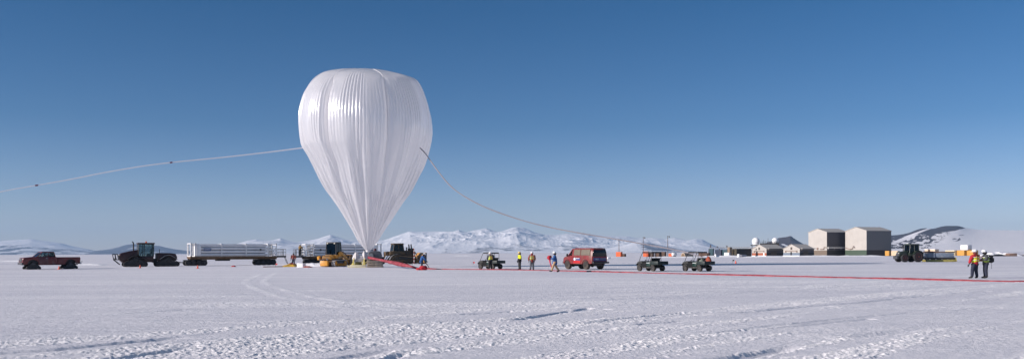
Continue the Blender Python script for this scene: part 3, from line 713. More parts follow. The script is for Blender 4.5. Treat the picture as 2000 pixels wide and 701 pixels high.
def person(label, px, py, rz, J=None, jacket='red', hem=.78, trousers='navy', hat=None, hood=None, vest=None, lower=None, group='people working on the snow', z=None, at=None, scale=1.0):
    x, y = at if at else gpt(px, py)
    t = thing('person', label, 'person', (x, y, gz(x, y) if z is None else z), rz, group, scale); t.scale = (1.13 * scale, 1.13 * scale, scale)
    j = {k: Vector(v) for k, v in JD.items()}
    for k, v in (J or {}).items(): j[k] = Vector(v)
    V = []; E = []; Rr = []
    def add(p, r, par=None):
        V.append(Vector(p)); Rr.append(r)
        if par is not None: E.append((par, len(V) - 1))
        return len(V) - 1
    pe = add(j['pel'], (.125, .10)); sp = add(j['spi'], (.115, .095), pe); ch = add(j['che'], (.14, .105), sp); nk = add(j['nek'], .055, ch)
    a = add(j['h0'], (.068, .075), nk); b_ = add(j['h1'], (.078, .095), a); add(j['h2'], (.06, .07), b_)
    fw = (j['h1'] - j['h0']); face = Vector((1, 0, 0)); face = (face - fw.normalized() * face.dot(fw.normalized())).normalized()
    hands = []
    for k in 'LR':
        h = add(j['hip' + k], .085, pe); kn = add(j['kne' + k], .058, h); an = add(j['ank' + k], .042, kn); add(j['toe' + k], .035, an)
        s = add(j['sho' + k], .06, ch); e = add(j['elb' + k], .043, s); w = add(j['wri' + k], .028, e)
        d = (j['wri' + k] - j['elb' + k]).normalized(); sd = Vector((1, 0, 0)) - d * d.x
        if sd.length < .3: sd = Vector((0, 0, 1)) - d * d.z
        sd.normalize(); inn = d.cross(sd) * (1 if k == 'R' else -1)
        pm = add(j['wri' + k] + d * .07, (.036, .022), w); hands.append(j['wri' + k] + d * .09)
        for q, ln in ((.034, .075), (.012, .085), (-.011, .08), (-.033, .062)):
            f1 = add(V[pm] + d * .045 + sd * q, .0095, pm); f2 = add(V[f1] + d * ln * .5 + inn * .012, .009, f1); add(V[f2] + d * ln * .4 + inn * .03, .008, f2)
        t1 = add(j['wri' + k] + d * .05 + sd * .045 + inn * .01, .011, pm); add(V[t1] + d * .05 + sd * .012 + inn * .015, .009, t1)
    me = skin(V, E, Rr, 1)
    # eyes, nose, mouth and ears belong to the same head mesh
    bm = bmesh.new(); bm.from_mesh(me); nf = len(bm.faces)
    up = fw.normalized(); side = up.cross(face)
    hb = B(); hb.bm.free(); hb.bm = bm
    c0 = j['h1']
    hb.ell(c0 + face * .105 - up * .03, (.018, .014, .022), 8, 6); n1 = len(bm.faces)
    for s in (1, -1): hb.ell(c0 + side * s * .092 - up * .02, (.018, .012, .03), 8, 6)
    n2 = len(bm.faces)
    for s in (1, -1): hb.ell(c0 + face * .088 + side * s * .033, .012, 8, 6)
    hb.ell(c0 + face * .082 - up * .075, (.012, .028, .008), 8, 6)
    bm.faces.ensure_lookup_table()
    for f in bm.faces:
        if f.index >= n2 or (f.index < 0): pass
    for i, f in enumerate(bm.faces):
        f.material_index = 2 if i >= n2 else 0
        cc = f.calc_center_median()
        if i < nf and any((cc - h).length < .19 for h in hands): f.material_index = 1
    bm.to_mesh(me); bm.free()
    link_mesh('body', me, [SKINM, GLOVE, EYE], t, 80)
    # trousers
    V, E, Rr = [], [], []
    pe = add(j['pel'], (.13, .115))
    for k in 'LR':
        h = add(j['hip' + k] - Vector((0, 0, .05)), .118, pe); m_ = add((j['hip' + k] + j['kne' + k]) / 2, .115, h); kn = add(j['kne' + k], .098, m_); cf = add(j['kne' + k].lerp(j['ank' + k], .5), .09, kn); add(j['ank' + k] + Vector((0, 0, .0)), .082, cf)
    link_mesh('trousers', skin(V, E, Rr), CL[trousers], t, 80)
    for k in 'LR':
        an, to = j['ank' + k], j['toe' + k]; V, E, Rr = [], [], []
        i0 = add(an + (j['kne' + k] - an).normalized() * .14, .062); i1 = add(an, .066, i0); i2 = add(an.lerp(to, .55) - Vector((0, 0, .012)), .056, i1); add(to + (to - an).normalized() * .03, .042, i2)
        add(an - (to - an).normalized() * .06 - Vector((0, 0, .04)), .05, i1)
        me = skin(V, E, Rr)
        zs = [v.co.z for v in me.vertices]
        for v in me.vertices: v.co.z = max(v.co.z, min(an.z, to.z) - .085) if False else v.co.z
        link_mesh('boot', me, CL['black'], t, 80)
    # jacket: torso and sleeves grown together
    ax = (j['che'] - j['pel']).normalized()
    V, E, Rr = [], [], []
    he = add(j['pel'] + ax * (hem - .95), (.27, .24) if hem < .7 else (.14, .125)); pe = add(j['pel'], (.20, .17), he); sp = add(j['spi'], (.20, .175), pe); ch = add(j['che'], (.225, .18), sp); nk = add(j['nek'] - ax * .0, .085, ch); add(j['nek'] + ax * .05, .08, nk)
    for k in 'LR':
        s = add(j['sho' + k], .115, ch); e = add(j['elb' + k], .095, s); add(j['elb' + k].lerp(j['wri' + k], .9), .072, e)
    jm = skin(V, E, Rr); ms = [CL[jacket]]
    if lower:
        ms.append(CL[lower])
        for f in jm.polygons:
            c = Vector(f.center); f.material_index = 1 if (c.z < j['spi'].z - .02) else 0
    link_mesh('jacket', jm, ms, t, 80)
    if vest:
        V, E, Rr = [], [], []
        he = add(j['pel'] + ax * .03, (.232, .20)); sp = add(j['spi'], (.232, .203), he); ch = add(j['che'], (.256, .206), sp); add(j['che'] + ax * .11, (.16, .12), ch)
        vo = link_mesh('safety_vest', skin(V, E, Rr), CL[vest], t, 80)
        sb = B(); 
        base = j['pel'] + ax * .12; sidev = Vector((0, 1, 0)); fv = sidev.cross(ax)
        for hgt in (.10, .28):
            rg = []
            for rr in (0, 1):
                pass
            n = 24; cen = base + ax * hgt
            rings = [[cen + ax * dz + (sidev * math.cos(2 * math.pi * q / n) * (.250 + .012 * (hgt > .2)) + fv * math.sin(2 * math.pi * q / n) * .230) for q in range(n)] for dz in (-.014, .014)]
            sb.loft(rings, cap=False)
        sb.build('reflective_band', SILV, vo)
        sb = B()
        for s in (.09, -.09):
            for q in (1, -1): sb.quad(base + sidev * (s - .025) + fv * .234 * q, base + sidev * (s + .025) + fv * .234 * q, base + ax * .36 + sidev * (s + .025) + fv * .222 * q, base + ax * .36 + sidev * (s - .025) + fv * .222 * q, .01)
        sb.build('shoulder_stripe', CL['orange'], vo)
    if hood:
        B().ell(j['h1'] - face * .035 - up * .015, (.115, .115, .145), 16, 10).build('hood', CL[hood], t, 80)
    if hat:
        q = B().lathe([(.165, -.012), (.168, .0), (.135, .01), (.13, .05), (.105, .10), (.06, .13), (.01, .14)], n=20)
        q.b(.10, .215, -.085, .085, -.012, .002, .0)
        q.b(-.1, .1, -.012, .012, .10, .142, .0)
        o = q.build('hard_hat', hat, t); o.location = j['h1'] + up * .05
        o.rotation_euler = up.to_track_quat('Z', 'Y').to_euler() if abs(up.x) + abs(up.y) > .3 else (0, 0, 0)
    return t

def all_people():
    out = {}
    out['rust'] = person('person in a rust red jacket and dark trousers standing behind the yellow tarpaulin', 573, 518.6, 260, jacket='rust', trousers='navy', hood='darkgrey', hem=.85)
    out['blue_bend'] = person('person in blue coat and white hard hat leaning over a crumpled red bundle', 823.5, 526.2, 5,
        dict(spi=(.02, 0, 1.15), che=(.08, 0, 1.32), nek=(.14, 0, 1.46), h0=(.18, 0, 1.51), h1=(.23, 0, 1.585), h2=(.245, 0, 1.68), shoL=(.09, .18, 1.39), shoR=(.09, -.18, 1.39),
             elbL=(.26, .26, 1.16), elbR=(.28, -.25, 1.14), wriL=(.42, .2, .95), wriR=(.45, -.18, .92)),
        jacket='blue', trousers='navy', hat=HATW, hood='black', hem=.62)
    out['vest'] = person('person in yellow vest and white hard hat standing at the side of a utility vehicle', 957.5, 526.0, 118,
        dict(elbL=(.04, .29, 1.16), wriL=(.22, .16, 1.1), elbR=(.03, -.28, 1.16), wriR=(.2, -.17, 1.06)), jacket='darkgrey', trousers='black', hat=HATW, vest='hivis', hem=.88)
    out['yellow'] = person('person in yellow and black jacket with a yellow hard hat, standing upright', 1015, 527.0, 200,
        dict(elbL=(.02, .28, 1.16), wriL=(.2, .2, 1.0), elbR=(-.02, -.28, 1.15)), jacket='yellow', lower='black', trousers='black', hat=HATY, hood='darkgrey', hem=.82)
    out['redvest'] = person('person in dark red parka, green vest and white hard hat, seen from behind', 1039, 527.2, 100,
        dict(elbL=(.02, .28, 1.16), elbR=(.02, -.28, 1.16), wriL=(.1, .26, .9), wriR=(.1, -.26, .9), ankL=(-.03, .15, .1), toeL=(.14, .2, .05), ankR=(0, -.12, .1)), jacket='darkred', trousers='grey', hat=HATW, hood='darkred', vest='hivisgreen', hem=.70)
    out['walker'] = person('person in long blue coat, tan trousers and white hard hat walking with a red bundle', 1083.5, 531.6, 178,
        dict(hipL=(0, .09, .92), kneL=(.14, .10, .52), ankL=(.26, .11, .12), toeL=(.42, .12, .13), kneR=(-.10, -.10, .50), ankR=(-.33, -.11, .13), toeR=(-.17, -.12, .05),
             elbL=(.10, .27, 1.17), wriL=(.34, .16, 1.24), elbR=(.10, -.27, 1.17), wriR=(.34, -.14, 1.22)), jacket='blue', trousers='tan', hat=HATW, hood='black', hem=.58)
    out['redfront'] = person('person in bright red parka with a yellow orange striped vest, seen from behind', 1904, 543.6, 112,
        dict(kneL=(.02, .17, .5), ankL=(-.02, .25, .1), toeL=(.12, .32, .05), ankR=(-.02, -.14, .1), toeR=(.13, -.18, .05), elbL=(.0, .33, 1.18), wriL=(.06, .37, .92), elbR=(.08, -.27, 1.16), wriR=(.28, -.16, 1.08)),
        jacket='red', trousers='navy', hat=HATW, hood='rust', vest='hivis', hem=.80)
    out['pack'] = person('person in dark grey jacket and vest wearing a black backpack, arms folded', 1925, 543.4, 172,
        dict(elbL=(.06, .29, 1.17), wriL=(.26, .08, 1.2), elbR=(.06, -.28, 1.17), wriR=(.27, -.06, 1.14), nek=(.02, 0, 1.5), h0=(.05, 0, 1.56), h1=(.075, 0, 1.645), h2=(.06, 0, 1.735)), jacket='darkgrey', trousers='navy', hat=HATW, hood='black', vest='hivisgreen', hem=.90)
    # backpack worn by the last one
    x, y = out['pack'].location.x, out['pack'].location.y; rz = R(172)
    bp = thing('backpack', 'black backpack on the back of the person in dark grey', 'backpack', (x - .32 * math.cos(rz), y - .32 * math.sin(rz), gz(x, y) + 1.02), 172)
    B().box((0, 0, .22), (.2, .32, .50), bev=.07, seg=3).build('pack', CL['black'], bp)
    B().box((-.12, 0, .15), (.08, .26, .26), bev=.03).build('pocket', CL['black'], bp)
    B().tube([(.08, .11, .45), (.2, .12, .48), (.42, .12, .42)], .02, 6).tube([(.08, -.11, .45), (.2, -.12, .48), (.42, -.12, .42)], .02, 6).build('shoulder_strap', CL['black'], bp)
    B().tube([(.02, .1, .0), (.0, .12, -.2), (.01, .11, -.42)], .012, 6).build('hanging_strap', CL['black'], bp)
    # red bundle carried by the walker, its tail running down to the sleeve on the snow
    w = out['walker']; wx, wy = w.location.x, w.location.y
    bu = thing('fabric_bundle', 'red fabric bundle held in front of the walker in blue', 'fabric bundle', (wx - .46, wy - .02, 1.02), 0)
    REDF = CL['red']
    def lump(d): return 1 + .22 * math.sin(5 * d.x + 2 * d.z) * math.cos(4 * d.y + 3 * d.z)
    B().ell((0, 0, .28), (.2, .19, .2), 18, 12, lump).build('folded_cloth', REDF, bu, 60)
    B().tube([(0, 0, .15), (.04, .03, -.15), (.12, .05, -.4), (.2, .08, -.62)], [.09, .055, .05, .035], 8).build('hanging_tail', mat('pink_red_fabric', (.55, .05, .09), .7), bu)
    # crumpled red bundle at the feet of the bending person
    x, y = gpt(824.5, 527.2)
    o = thing('fabric_bundle', 'crumpled dark red fabric heap on the snow below the person leaning over', 'fabric bundle', (x, y), 0)
    B().ell((.1, 0, .16), (.42, .3, .30), 22, 14, lump).ell((-.28, .05, .08), (.3, .25, .17), 16, 10, lump).build('folded_cloth', CL['red'], o, 60)
    x, y = gpt(837, 524.6)
    o = thing('pry_bar', 'short black bar leaning out of the snow beside the red fabric heap', 'bar', (x, y), 0)
    B().tube([(.12, 0, 0), (-.16, 0, .5)], .035, 8).build('shaft', CL['black'], o)
    B().tube([(-.16, 0, .5), (-.26, 0, .52)], .04, 8).build('grip', CL['black'], o)
    return out
# ------------------------------------------------------------------ snow sheet
def seg_dist(X, Y, pts):
    """distance to a polyline on the ground, and how far along it"""
    best = np.full(X.shape, 1e9)
    for (ax, ay), (bx, by) in zip(pts, pts[1:]):
        dx, dy = bx - ax, by - ay; L2 = dx * dx + dy * dy
        t = np.clip(((X - ax) * dx + (Y - ay) * dy) / L2, 0, 1)
        best = np.minimum(best, np.hypot(X - ax - t * dx, Y - ay - t * dy))
    return best
def snow_ground():
    fine = np.linspace(R(-36), R(36), 1150)
    rest = np.linspace(R(36), R(324), 70)[1:-1]
    ang = np.concatenate([fine, rest]); na = len(ang)
    rad = np.concatenate([np.linspace(.6, 11, 16), np.geomspace(11.3, 150, 1050), np.geomspace(152, 18000, 90)])
    nr = len(rad)
    A, Rd = np.meshgrid(ang, rad); X = Rd * np.sin(A); Y = Rd * np.cos(A)
    Z = gz(X, Y)
    near = sstep(120, 40, Rd)
    # rubble follows old vehicle tracks that run away to the right
    th = R(50); U = X * math.cos(th) + Y * math.sin(th); V = -X * math.sin(th) + Y * math.cos(th)
    Vb = V + 1.6 * (fbm(U / 25, V / 25, 2, 5) - .5) + .010 * np.maximum(U - 12, 0) ** 1.5
    streak = fbm(U / 12, Vb / .75, 5, 21)
    streak2 = fbm(X / 14, Y / 3.2, 3, 31)
    L0, L1 = gpt(0, 672), gpt(1000, 600)
    side = ((L1[0] - L0[0]) * (Y - L0[1]) - (L1[1] - L0[1]) * (X - L0[0])) / math.dist(L0, L1)     # >0 is beyond the edge of the churned strip
    right = sstep(-4, 9, X + .0 * Y)
    rough = sstep(.8, -.3, side + 2.0 * (fbm(U / 6, V / 2, 3, 77) - .5))
    rough = np.maximum(rough, .75 * right * sstep(75, 30, Y))
    m1 = sstep(.47, .60, streak) * rough
    m2 = sstep(.55, .72, streak2) * .55 * (1 - .5 * rough)
    mask = np.clip(.16 + .9 * m1 * (.4 + 1.0 * vnoise(X / .8, Y / .8, 33)) + m2, 0, 1)
    # crumbs of broken crust at several sizes
    c1 = sstep(.55, .75, vnoise(X / .08, Y / .085, 41))
    c2 = sstep(.52, .74, vnoise(X / .045 + 9, Y / .05, 43))
    c3 = sstep(.66, .76, vnoise(X / .17, Y / .17, 45)) * (.5 + .9 * vnoise(X / .09, Y / .09, 46))
    big = sstep(.62, .8, fbm(X / 2.2, Y / 2.2, 3, 47))
    Z = Z + mask * near * (.0145 * c1 + .0125 * c2 + .015 * c3 * (.2 + big))
    # wind-packed sastrugi and low swells
    Z = Z + near * .022 * (fbm(U / 2.6, Vb / .7, 4, 51) - .5) + .03 * (fbm(X / 5, Y / 2.6, 3, 53) - .5) * sstep(150, 30, Rd)
    Z = Z + .014 * near * (fbm(X / .3, Y / .3, 3, 55) - .5)
    loose = np.clip(mask * (.35 + .65 * np.maximum(c1, c3)) * sstep(150, 60, Rd), 0, 1)
    # wheel and runner grooves (ground lines), with a crumbly berm at each lip
    def groove(px, w, d, berm, jit=.25):
        nonlocal Z
        pts = [gpt(*p) for p in px]; w *= .6
        D = seg_dist(X, Y, pts) + jit * w * (fbm(X / 1.5, Y / 1.5, 3, 61) - .5)
        brk = sstep(.28, .5, fbm(X / 3.1, Y / 3.1, 2, 63))
        Z = Z - d * sstep(w * 2.2, 0, D) * brk
        lump = vnoise(X / .11, Y / .11, 65) * .7 + vnoise(X / .06, Y / .06, 66) * .5; d *= .16; berm *= .2
        Z = Z + berm * np.exp(-((D - w * 1.45) / (w * .42)) ** 2) * (.25 + 1.1 * lump) * brk
    groove([(-60, 690), (110, 680), (320, 660), (500, 641), (760, 622), (1000, 606), (1180, 602)], .28, .07, .075)
    groove([(60, 720), (290, 688), (420, 669), (620, 653), (760, 632), (870, 627), (1010, 622), (1150, 600)], .22, .08, .07)
    groove([(560, 712), (740, 685), (870, 662), (960, 648), (1100, 640)], .30, .06, .06)
    groove([(700, 715), (780, 690), (880, 668), (950, 656)], .18, .05, .05)
    groove([(1040, 662), (1120, 648), (1170, 643), (1260, 630), (1330, 626)], .16, .07, .06)
    groove([(1000, 645), (1080, 638), (1200, 622), (1330, 610), (1480, 605), (1620, 597)], .25, .05, .05)
    groove([(1300, 660), (1430, 645), (1560, 634), (1700, 622)], .2, .05, .05)
    groove([(1380, 705), (1500, 684), (1600, 666), (1700, 652), (1800, 641), (1900, 632), (2040, 622)], .30, .09, .06)
    groove([(1440, 610), (1560, 599), (1680, 590), (1800, 577), (1930, 569)], .25, .05, .05)
    groove([(1180, 584), (1320, 578), (1500, 570), (1700, 566)], .3, .04, .05)
    groove([(1460, 640), (1640, 622), (1780, 610), (1950, 600)], .2, .04, .05)
    groove([(1800, 590), (1900, 584), (2030, 580)], .3, .05, .04)
    groove([(0, 655), (160, 645), (330, 640), (520, 630), (700, 618)], .3, .02, .045)
    groove([(80, 618), (240, 612), (360, 604), (500, 598)], .14, .03, .03)
    # the curved double trail of loose snow in front of the sled
    for px in ([(513, 534), (484, 545), (480, 551), (492, 559), (520, 570), (560, 581), (600, 589), (650, 596), (685, 602)],
               [(541, 532), (520, 543), (516, 549), (530, 557), (570, 569), (620, 580), (700, 593), (765, 603)]):
        pts = [gpt(*p) for p in px]; D = seg_dist(X, Y, pts)
        tr_ = sstep(.32, .10, D) * (.05 + 1.0 * vnoise(X / .7, Y / .9, 73)); Z = Z + .023 * tr_ * (.2 + .9 * vnoise(X / .3, Y / .3, 71)); loose = np.maximum(loose, tr_)
    # low berms of ploughed snow round the parked machines
    for px, py, rx, ry, hh in ((600, 517.6, 3.2, 1.4, .34), (624, 518.6, 2.6, 1.2, .3), (672, 517.6, 3, 1.6, .25), (560, 514.5, 3, 1.4, .22)):
        cx, cy = gpt(px, py); Z = Z + hh * np.exp(-(((X - cx) / rx) ** 2 + ((Y - cy) / ry) ** 2)) * (.5 + fbm(X / .9, Y / .9, 3, 81))
    for px, py, rx, hh in ((1958, 499.2, 3.5, 1.2), (1985, 499.4, 3.0, .9), (1935, 499.4, 2.0, .6), (1412, 501.3, 7, .7), (1440, 501.0, 7, .5)):
        cx, cy = gpt(px, py); cy += 3
        Z = Z + hh * np.exp(-(((X - cx) / rx) ** 2 + ((Y - cy) / 4) ** 2)) * (.5 + fbm(X / 2, Y / 2, 3, 83))
    Z = Z + sstep(160, 500, Rd) * .35 * (fbm(X / 60, Y / 60, 3, 85) - .5) * sstep(18000, 3000, Rd)
    vs = np.stack([X.ravel(), Y.ravel(), Z.ravel()], 1)
    vs = np.concatenate([vs, [[0, 0, 0]]])
    k, i = np.meshgrid(np.arange(nr - 1), np.arange(na), indexing='ij'); i2 = (i + 1) % na
    q = np.stack([k * na + i, k * na + i2, (k + 1) * na + i2, (k + 1) * na + i], -1).reshape(-1, 4)[:, ::-1]
    c = len(vs) - 1; ii = np.arange(na); tri = np.stack([np.full(na, c), (ii + 1) % na, ii], 1)[:, ::-1]
    me = mesh_np('snow_ground', vs, q, tri)
    at = me.attributes.new('loose', 'FLOAT', 'POINT'); at.data.foreach_set('value', np.concatenate([loose.ravel(), [0]]).astype(np.float32))
    m = bpy.data.materials.new('packed_snow'); m.use_nodes = True; nt = m.node_tree; N = nt.nodes; L = nt.links; p = N['Principled BSDF']
    p.inputs['Roughness'].default_value = .75; p.inputs['Specular IOR Level'].default_value = .25
    tc = N.new('ShaderNodeTexCoord')
    mp = N.new('ShaderNodeMapping'); mp.inputs['Rotation'].default_value = (0, 0, R(-20)); mp.inputs['Scale'].default_value = (.06, .35, 1); L.new(tc.outputs['Object'], mp.inputs['Vector'])
    n1 = N.new('ShaderNodeTexNoise'); n1.inputs['Scale'].default_value = 1; n1.inputs['Detail'].default_value = 7; n1.inputs['Roughness'].default_value = .6; L.new(mp.outputs[0], n1.inputs['Vector'])
    cr = N.new('ShaderNodeValToRGB'); cr.color_ramp.elements[0].position = .34; cr.color_ramp.elements[0].color = (.69, .68, .725, 1); cr.color_ramp.elements[1].position = .66; cr.color_ramp.elements[1].color = (.86, .84, .86, 1)
    mpf = N.new('ShaderNodeMapping'); mpf.inputs['Rotation'].default_value = (0, 0, R(-6)); mpf.inputs['Scale'].default_value = (.012, .05, 1); L.new(tc.outputs['Object'], mpf.inputs['Vector'])
    nf_ = N.new('ShaderNodeTexNoise'); nf_.inputs['Scale'].default_value = 1; nf_.inputs['Detail'].default_value = 6; L.new(mpf.outputs[0], nf_.inputs['Vector'])
    av = N.new('ShaderNodeMix'); av.data_type = 'FLOAT'; av.inputs['Factor'].default_value = .5; L.new(n1.outputs['Fac'], av.inputs['A']); L.new(nf_.outputs['Fac'], av.inputs['B'])
    L.new(av.outputs['Result'], cr.inputs[0]); cr.color_ramp.elements[0].position = .38; cr.color_ramp.elements[1].position = .62
    la = N.new('ShaderNodeAttribute'); la.attribute_name = 'loose'
    lm = N.new('ShaderNodeMix'); lm.data_type = 'RGBA'; lm.inputs['B'].default_value = (.95, .93, .93, 1); L.new(la.outputs['Fac'], lm.inputs['Factor']); L.new(cr.outputs[0], lm.inputs['A'])
    L.new(lm.outputs['Result'], p.inputs['Base Color'])
    n2 = N.new('ShaderNodeTexNoise'); n2.inputs['Scale'].default_value = 14; n2.inputs['Detail'].default_value = 6; n2.inputs['Roughness'].default_value = .7; L.new(tc.outputs['Object'], n2.inputs['Vector'])
    b1 = N.new('ShaderNodeBump'); b1.inputs['Strength'].default_value = .6; b1.inputs['Distance'].default_value = .05; L.new(n2.outputs['Fac'], b1.inputs['Height'])
    mp2 = N.new('ShaderNodeMapping'); mp2.inputs['Rotation'].default_value = (0, 0, R(-15)); mp2.inputs['Scale'].default_value = (.5, 1.6, 1); L.new(tc.outputs['Object'], mp2.inputs['Vector'])
    n3 = N.new('ShaderNodeTexNoise'); n3.inputs['Scale'].default_value = 1; n3.inputs['Detail'].default_value = 8; n3.inputs['Roughness'].default_value = .72; L.new(mp2.outputs[0], n3.inputs['Vector'])
    b2 = N.new('ShaderNodeBump'); b2.inputs['Strength'].default_value = .5; b2.inputs['Distance'].default_value = .16; L.new(n3.outputs['Fac'], b2.inputs['Height']); L.new(b1.outputs[0], b2.inputs['Normal'])
    L.new(b2.outputs[0], p.inputs['Normal'])
    o = link_mesh('snow_ground', me, m, None, 180); o['kind'] = 'structure'
    return o
def mesh_np(name, vs, quads, tris=None):
    me = bpy.data.meshes.new(name); nq = len(quads); ntr = 0 if tris is None else len(tris)
    me.vertices.add(len(vs)); me.vertices.foreach_set('co', np.asarray(vs, np.float32).ravel())
    lv = quads.ravel() if not ntr else np.concatenate([quads.ravel(), tris.ravel()])
    me.loops.add(len(lv)); me.loops.foreach_set('vertex_index', lv.astype(np.int32))
    me.polygons.add(nq + ntr)
    st = np.arange(nq) * 4
    if ntr: st = np.concatenate([st, nq * 4 + np.arange(ntr) * 3])
    me.polygons.foreach_set('loop_start', st.astype(np.int32)); me.update(calc_edges=True); me.validate()
    return me

# ------------------------------------------------------------------ far mountains and hills
def range_mesh(name, prof, d0, d1, d2, dx, rows, rugged, m, seed, base=.15, cover=None, lip=1.0, smooth=5):
    """height field between distances d0 (foot), d1 (crest) and d2 (far foot), its crest line given as photo bearings"""
    px = np.arange(prof[0][0], prof[-1][0] + 1e-6, dx)
    pp = np.array(prof, float); yc = np.interp(px, pp[:, 0], pp[:, 1]); kw = max(3, int(smooth / dx)) | 1; ke = np.hanning(kw + 2)[1:-1]; yc = np.convolve(np.pad(yc, kw // 2, 'edge'), ke / ke.sum(), 'valid')
    t = np.concatenate([np.linspace(0, 1, rows), 1 + np.linspace(.06, 1, 16)]);
    P, T = np.meshgrid(px, t)
    Dm = np.where(T <= 1, d0 + (d1 - d0) * T, d1 + (d2 - d1) * (T - 1))
    X = (P - 1000) / F * Dm; Y = Dm
    hc = (hor(px) - yc) / F * d1
    kb = max(5, int(90 / dx)) | 1; kw_ = np.hanning(kb + 2)[1:-1]; hb = np.convolve(np.pad(hc, kb // 2, 'edge'), kw_ / kw_.sum(), 'valid')
    wq = np.clip(T, 0, 1) ** 3; HC = np.minimum(hb[None, :] * (1 - wq) + hc[None, :] * wq, hc[None, :] * 1.15 + 20)
    sh = np.where(T <= 1, np.power(np.clip(T, 0, 1), lip), np.clip(2 - T, 0, 1) ** 1.2)
    s = (d1 - d0)
    rg = ridged((X + s * .16 * fbm(X / (s * .3), Y / (s * .3), 3, seed + 9)) / (s * .5), (Y + s * .16 * fbm(X / (s * .3) + 7, Y / (s * .3), 3, seed + 11)) / (s * .6), 6, seed, .54) - .55
    wv = ridged(X / (s * .2), Y / (s * .34), 5, seed + 5, .5) - .55
    taper = np.where(T <= 1, 4 * T * (1 - T) * .9 + .03, 0.05)
    Z = HC * np.clip(sh + rugged * taper * (rg * 1.1 + wv * .5), 0, None)
    # keep the crest at its bearing: nothing in front may rise above the line of sight to it
    lim = hc[None, :] * Dm / d1 * .985
    Z = np.where(T < .97, np.minimum(Z, lim - .02 * hc[None, :] * (1 - T)), Z)
    Z = np.maximum(Z, -2)
    nr, nc = X.shape
    k, i = np.meshgrid(np.arange(nr - 1), np.arange(nc - 1), indexing='ij')
    q = np.stack([k * nc + i, k * nc + i + 1, (k + 1) * nc + i + 1, (k + 1) * nc + i], -1).reshape(-1, 4)
    me = mesh_np(name, np.stack([X.ravel(), Y.ravel(), Z.ravel()], 1), q)
    if cover is not None:
        at = me.attributes.new('rock', 'FLOAT', 'POINT'); at.data.foreach_set('value', cover(P, T, X, Y, Z).astype(np.float32).ravel())
    o = link_mesh(name, me, m, None, 180); o['kind'] = 'structure'
    return o
def rock_snow(name, rock_and_shade, snow=(.84, .84, .86), slope=None, noise_scale=.004, use_attr=True, bump=.8, bdist=25):
    m = bpy.data.materials.new(name); m.use_nodes = True; nt = m.node_tree; N = nt.nodes; L = nt.links; p = N['Principled BSDF']
    p.inputs['Roughness'].default_value = .85; p.inputs['Specular IOR Level'].default_value = .15
    tc = N.new('ShaderNodeTexCoord'); nz = N.new('ShaderNodeTexNoise'); nz.inputs['Scale'].default_value = noise_scale; nz.inputs['Detail'].default_value = 9; nz.inputs['Roughness'].default_value = .65
    L.new(tc.outputs['Object'], nz.inputs['Vector'])
    at = N.new('ShaderNodeAttribute'); at.attribute_name = 'rock'
    ad = N.new('ShaderNodeMath'); ad.operation = 'ADD'; L.new(at.outputs['Fac'], ad.inputs[0])
    sc = N.new('ShaderNodeMath'); sc.operation = 'MULTIPLY_ADD'; sc.inputs[1].default_value = 1.2; sc.inputs[2].default_value = -.6; L.new(nz.outputs['Fac'], sc.inputs[0]); L.new(sc.outputs[0], ad.inputs[1])
    mr = N.new('ShaderNodeMapRange'); mr.inputs['From Min'].default_value = .42; mr.inputs['From Max'].default_value = .58; L.new(ad.outputs[0], mr.inputs['Value'])
    mx = N.new('ShaderNodeMix'); mx.data_type = 'RGBA'; mx.inputs['A'].default_value = (*snow, 1); mx.inputs['B'].default_value = (*rock_and_shade, 1); L.new(mr.outputs[0], mx.inputs['Factor'])
    L.new(mx.outputs['Result'], p.inputs['Base Color'])
    b = N.new('ShaderNodeBump'); b.inputs['Strength'].default_value = bump; b.inputs['Distance'].default_value = bdist; L.new(nz.outputs['Fac'], b.inputs['Height']); L.new(b.outputs[0], p.inputs['Normal'])
    return m
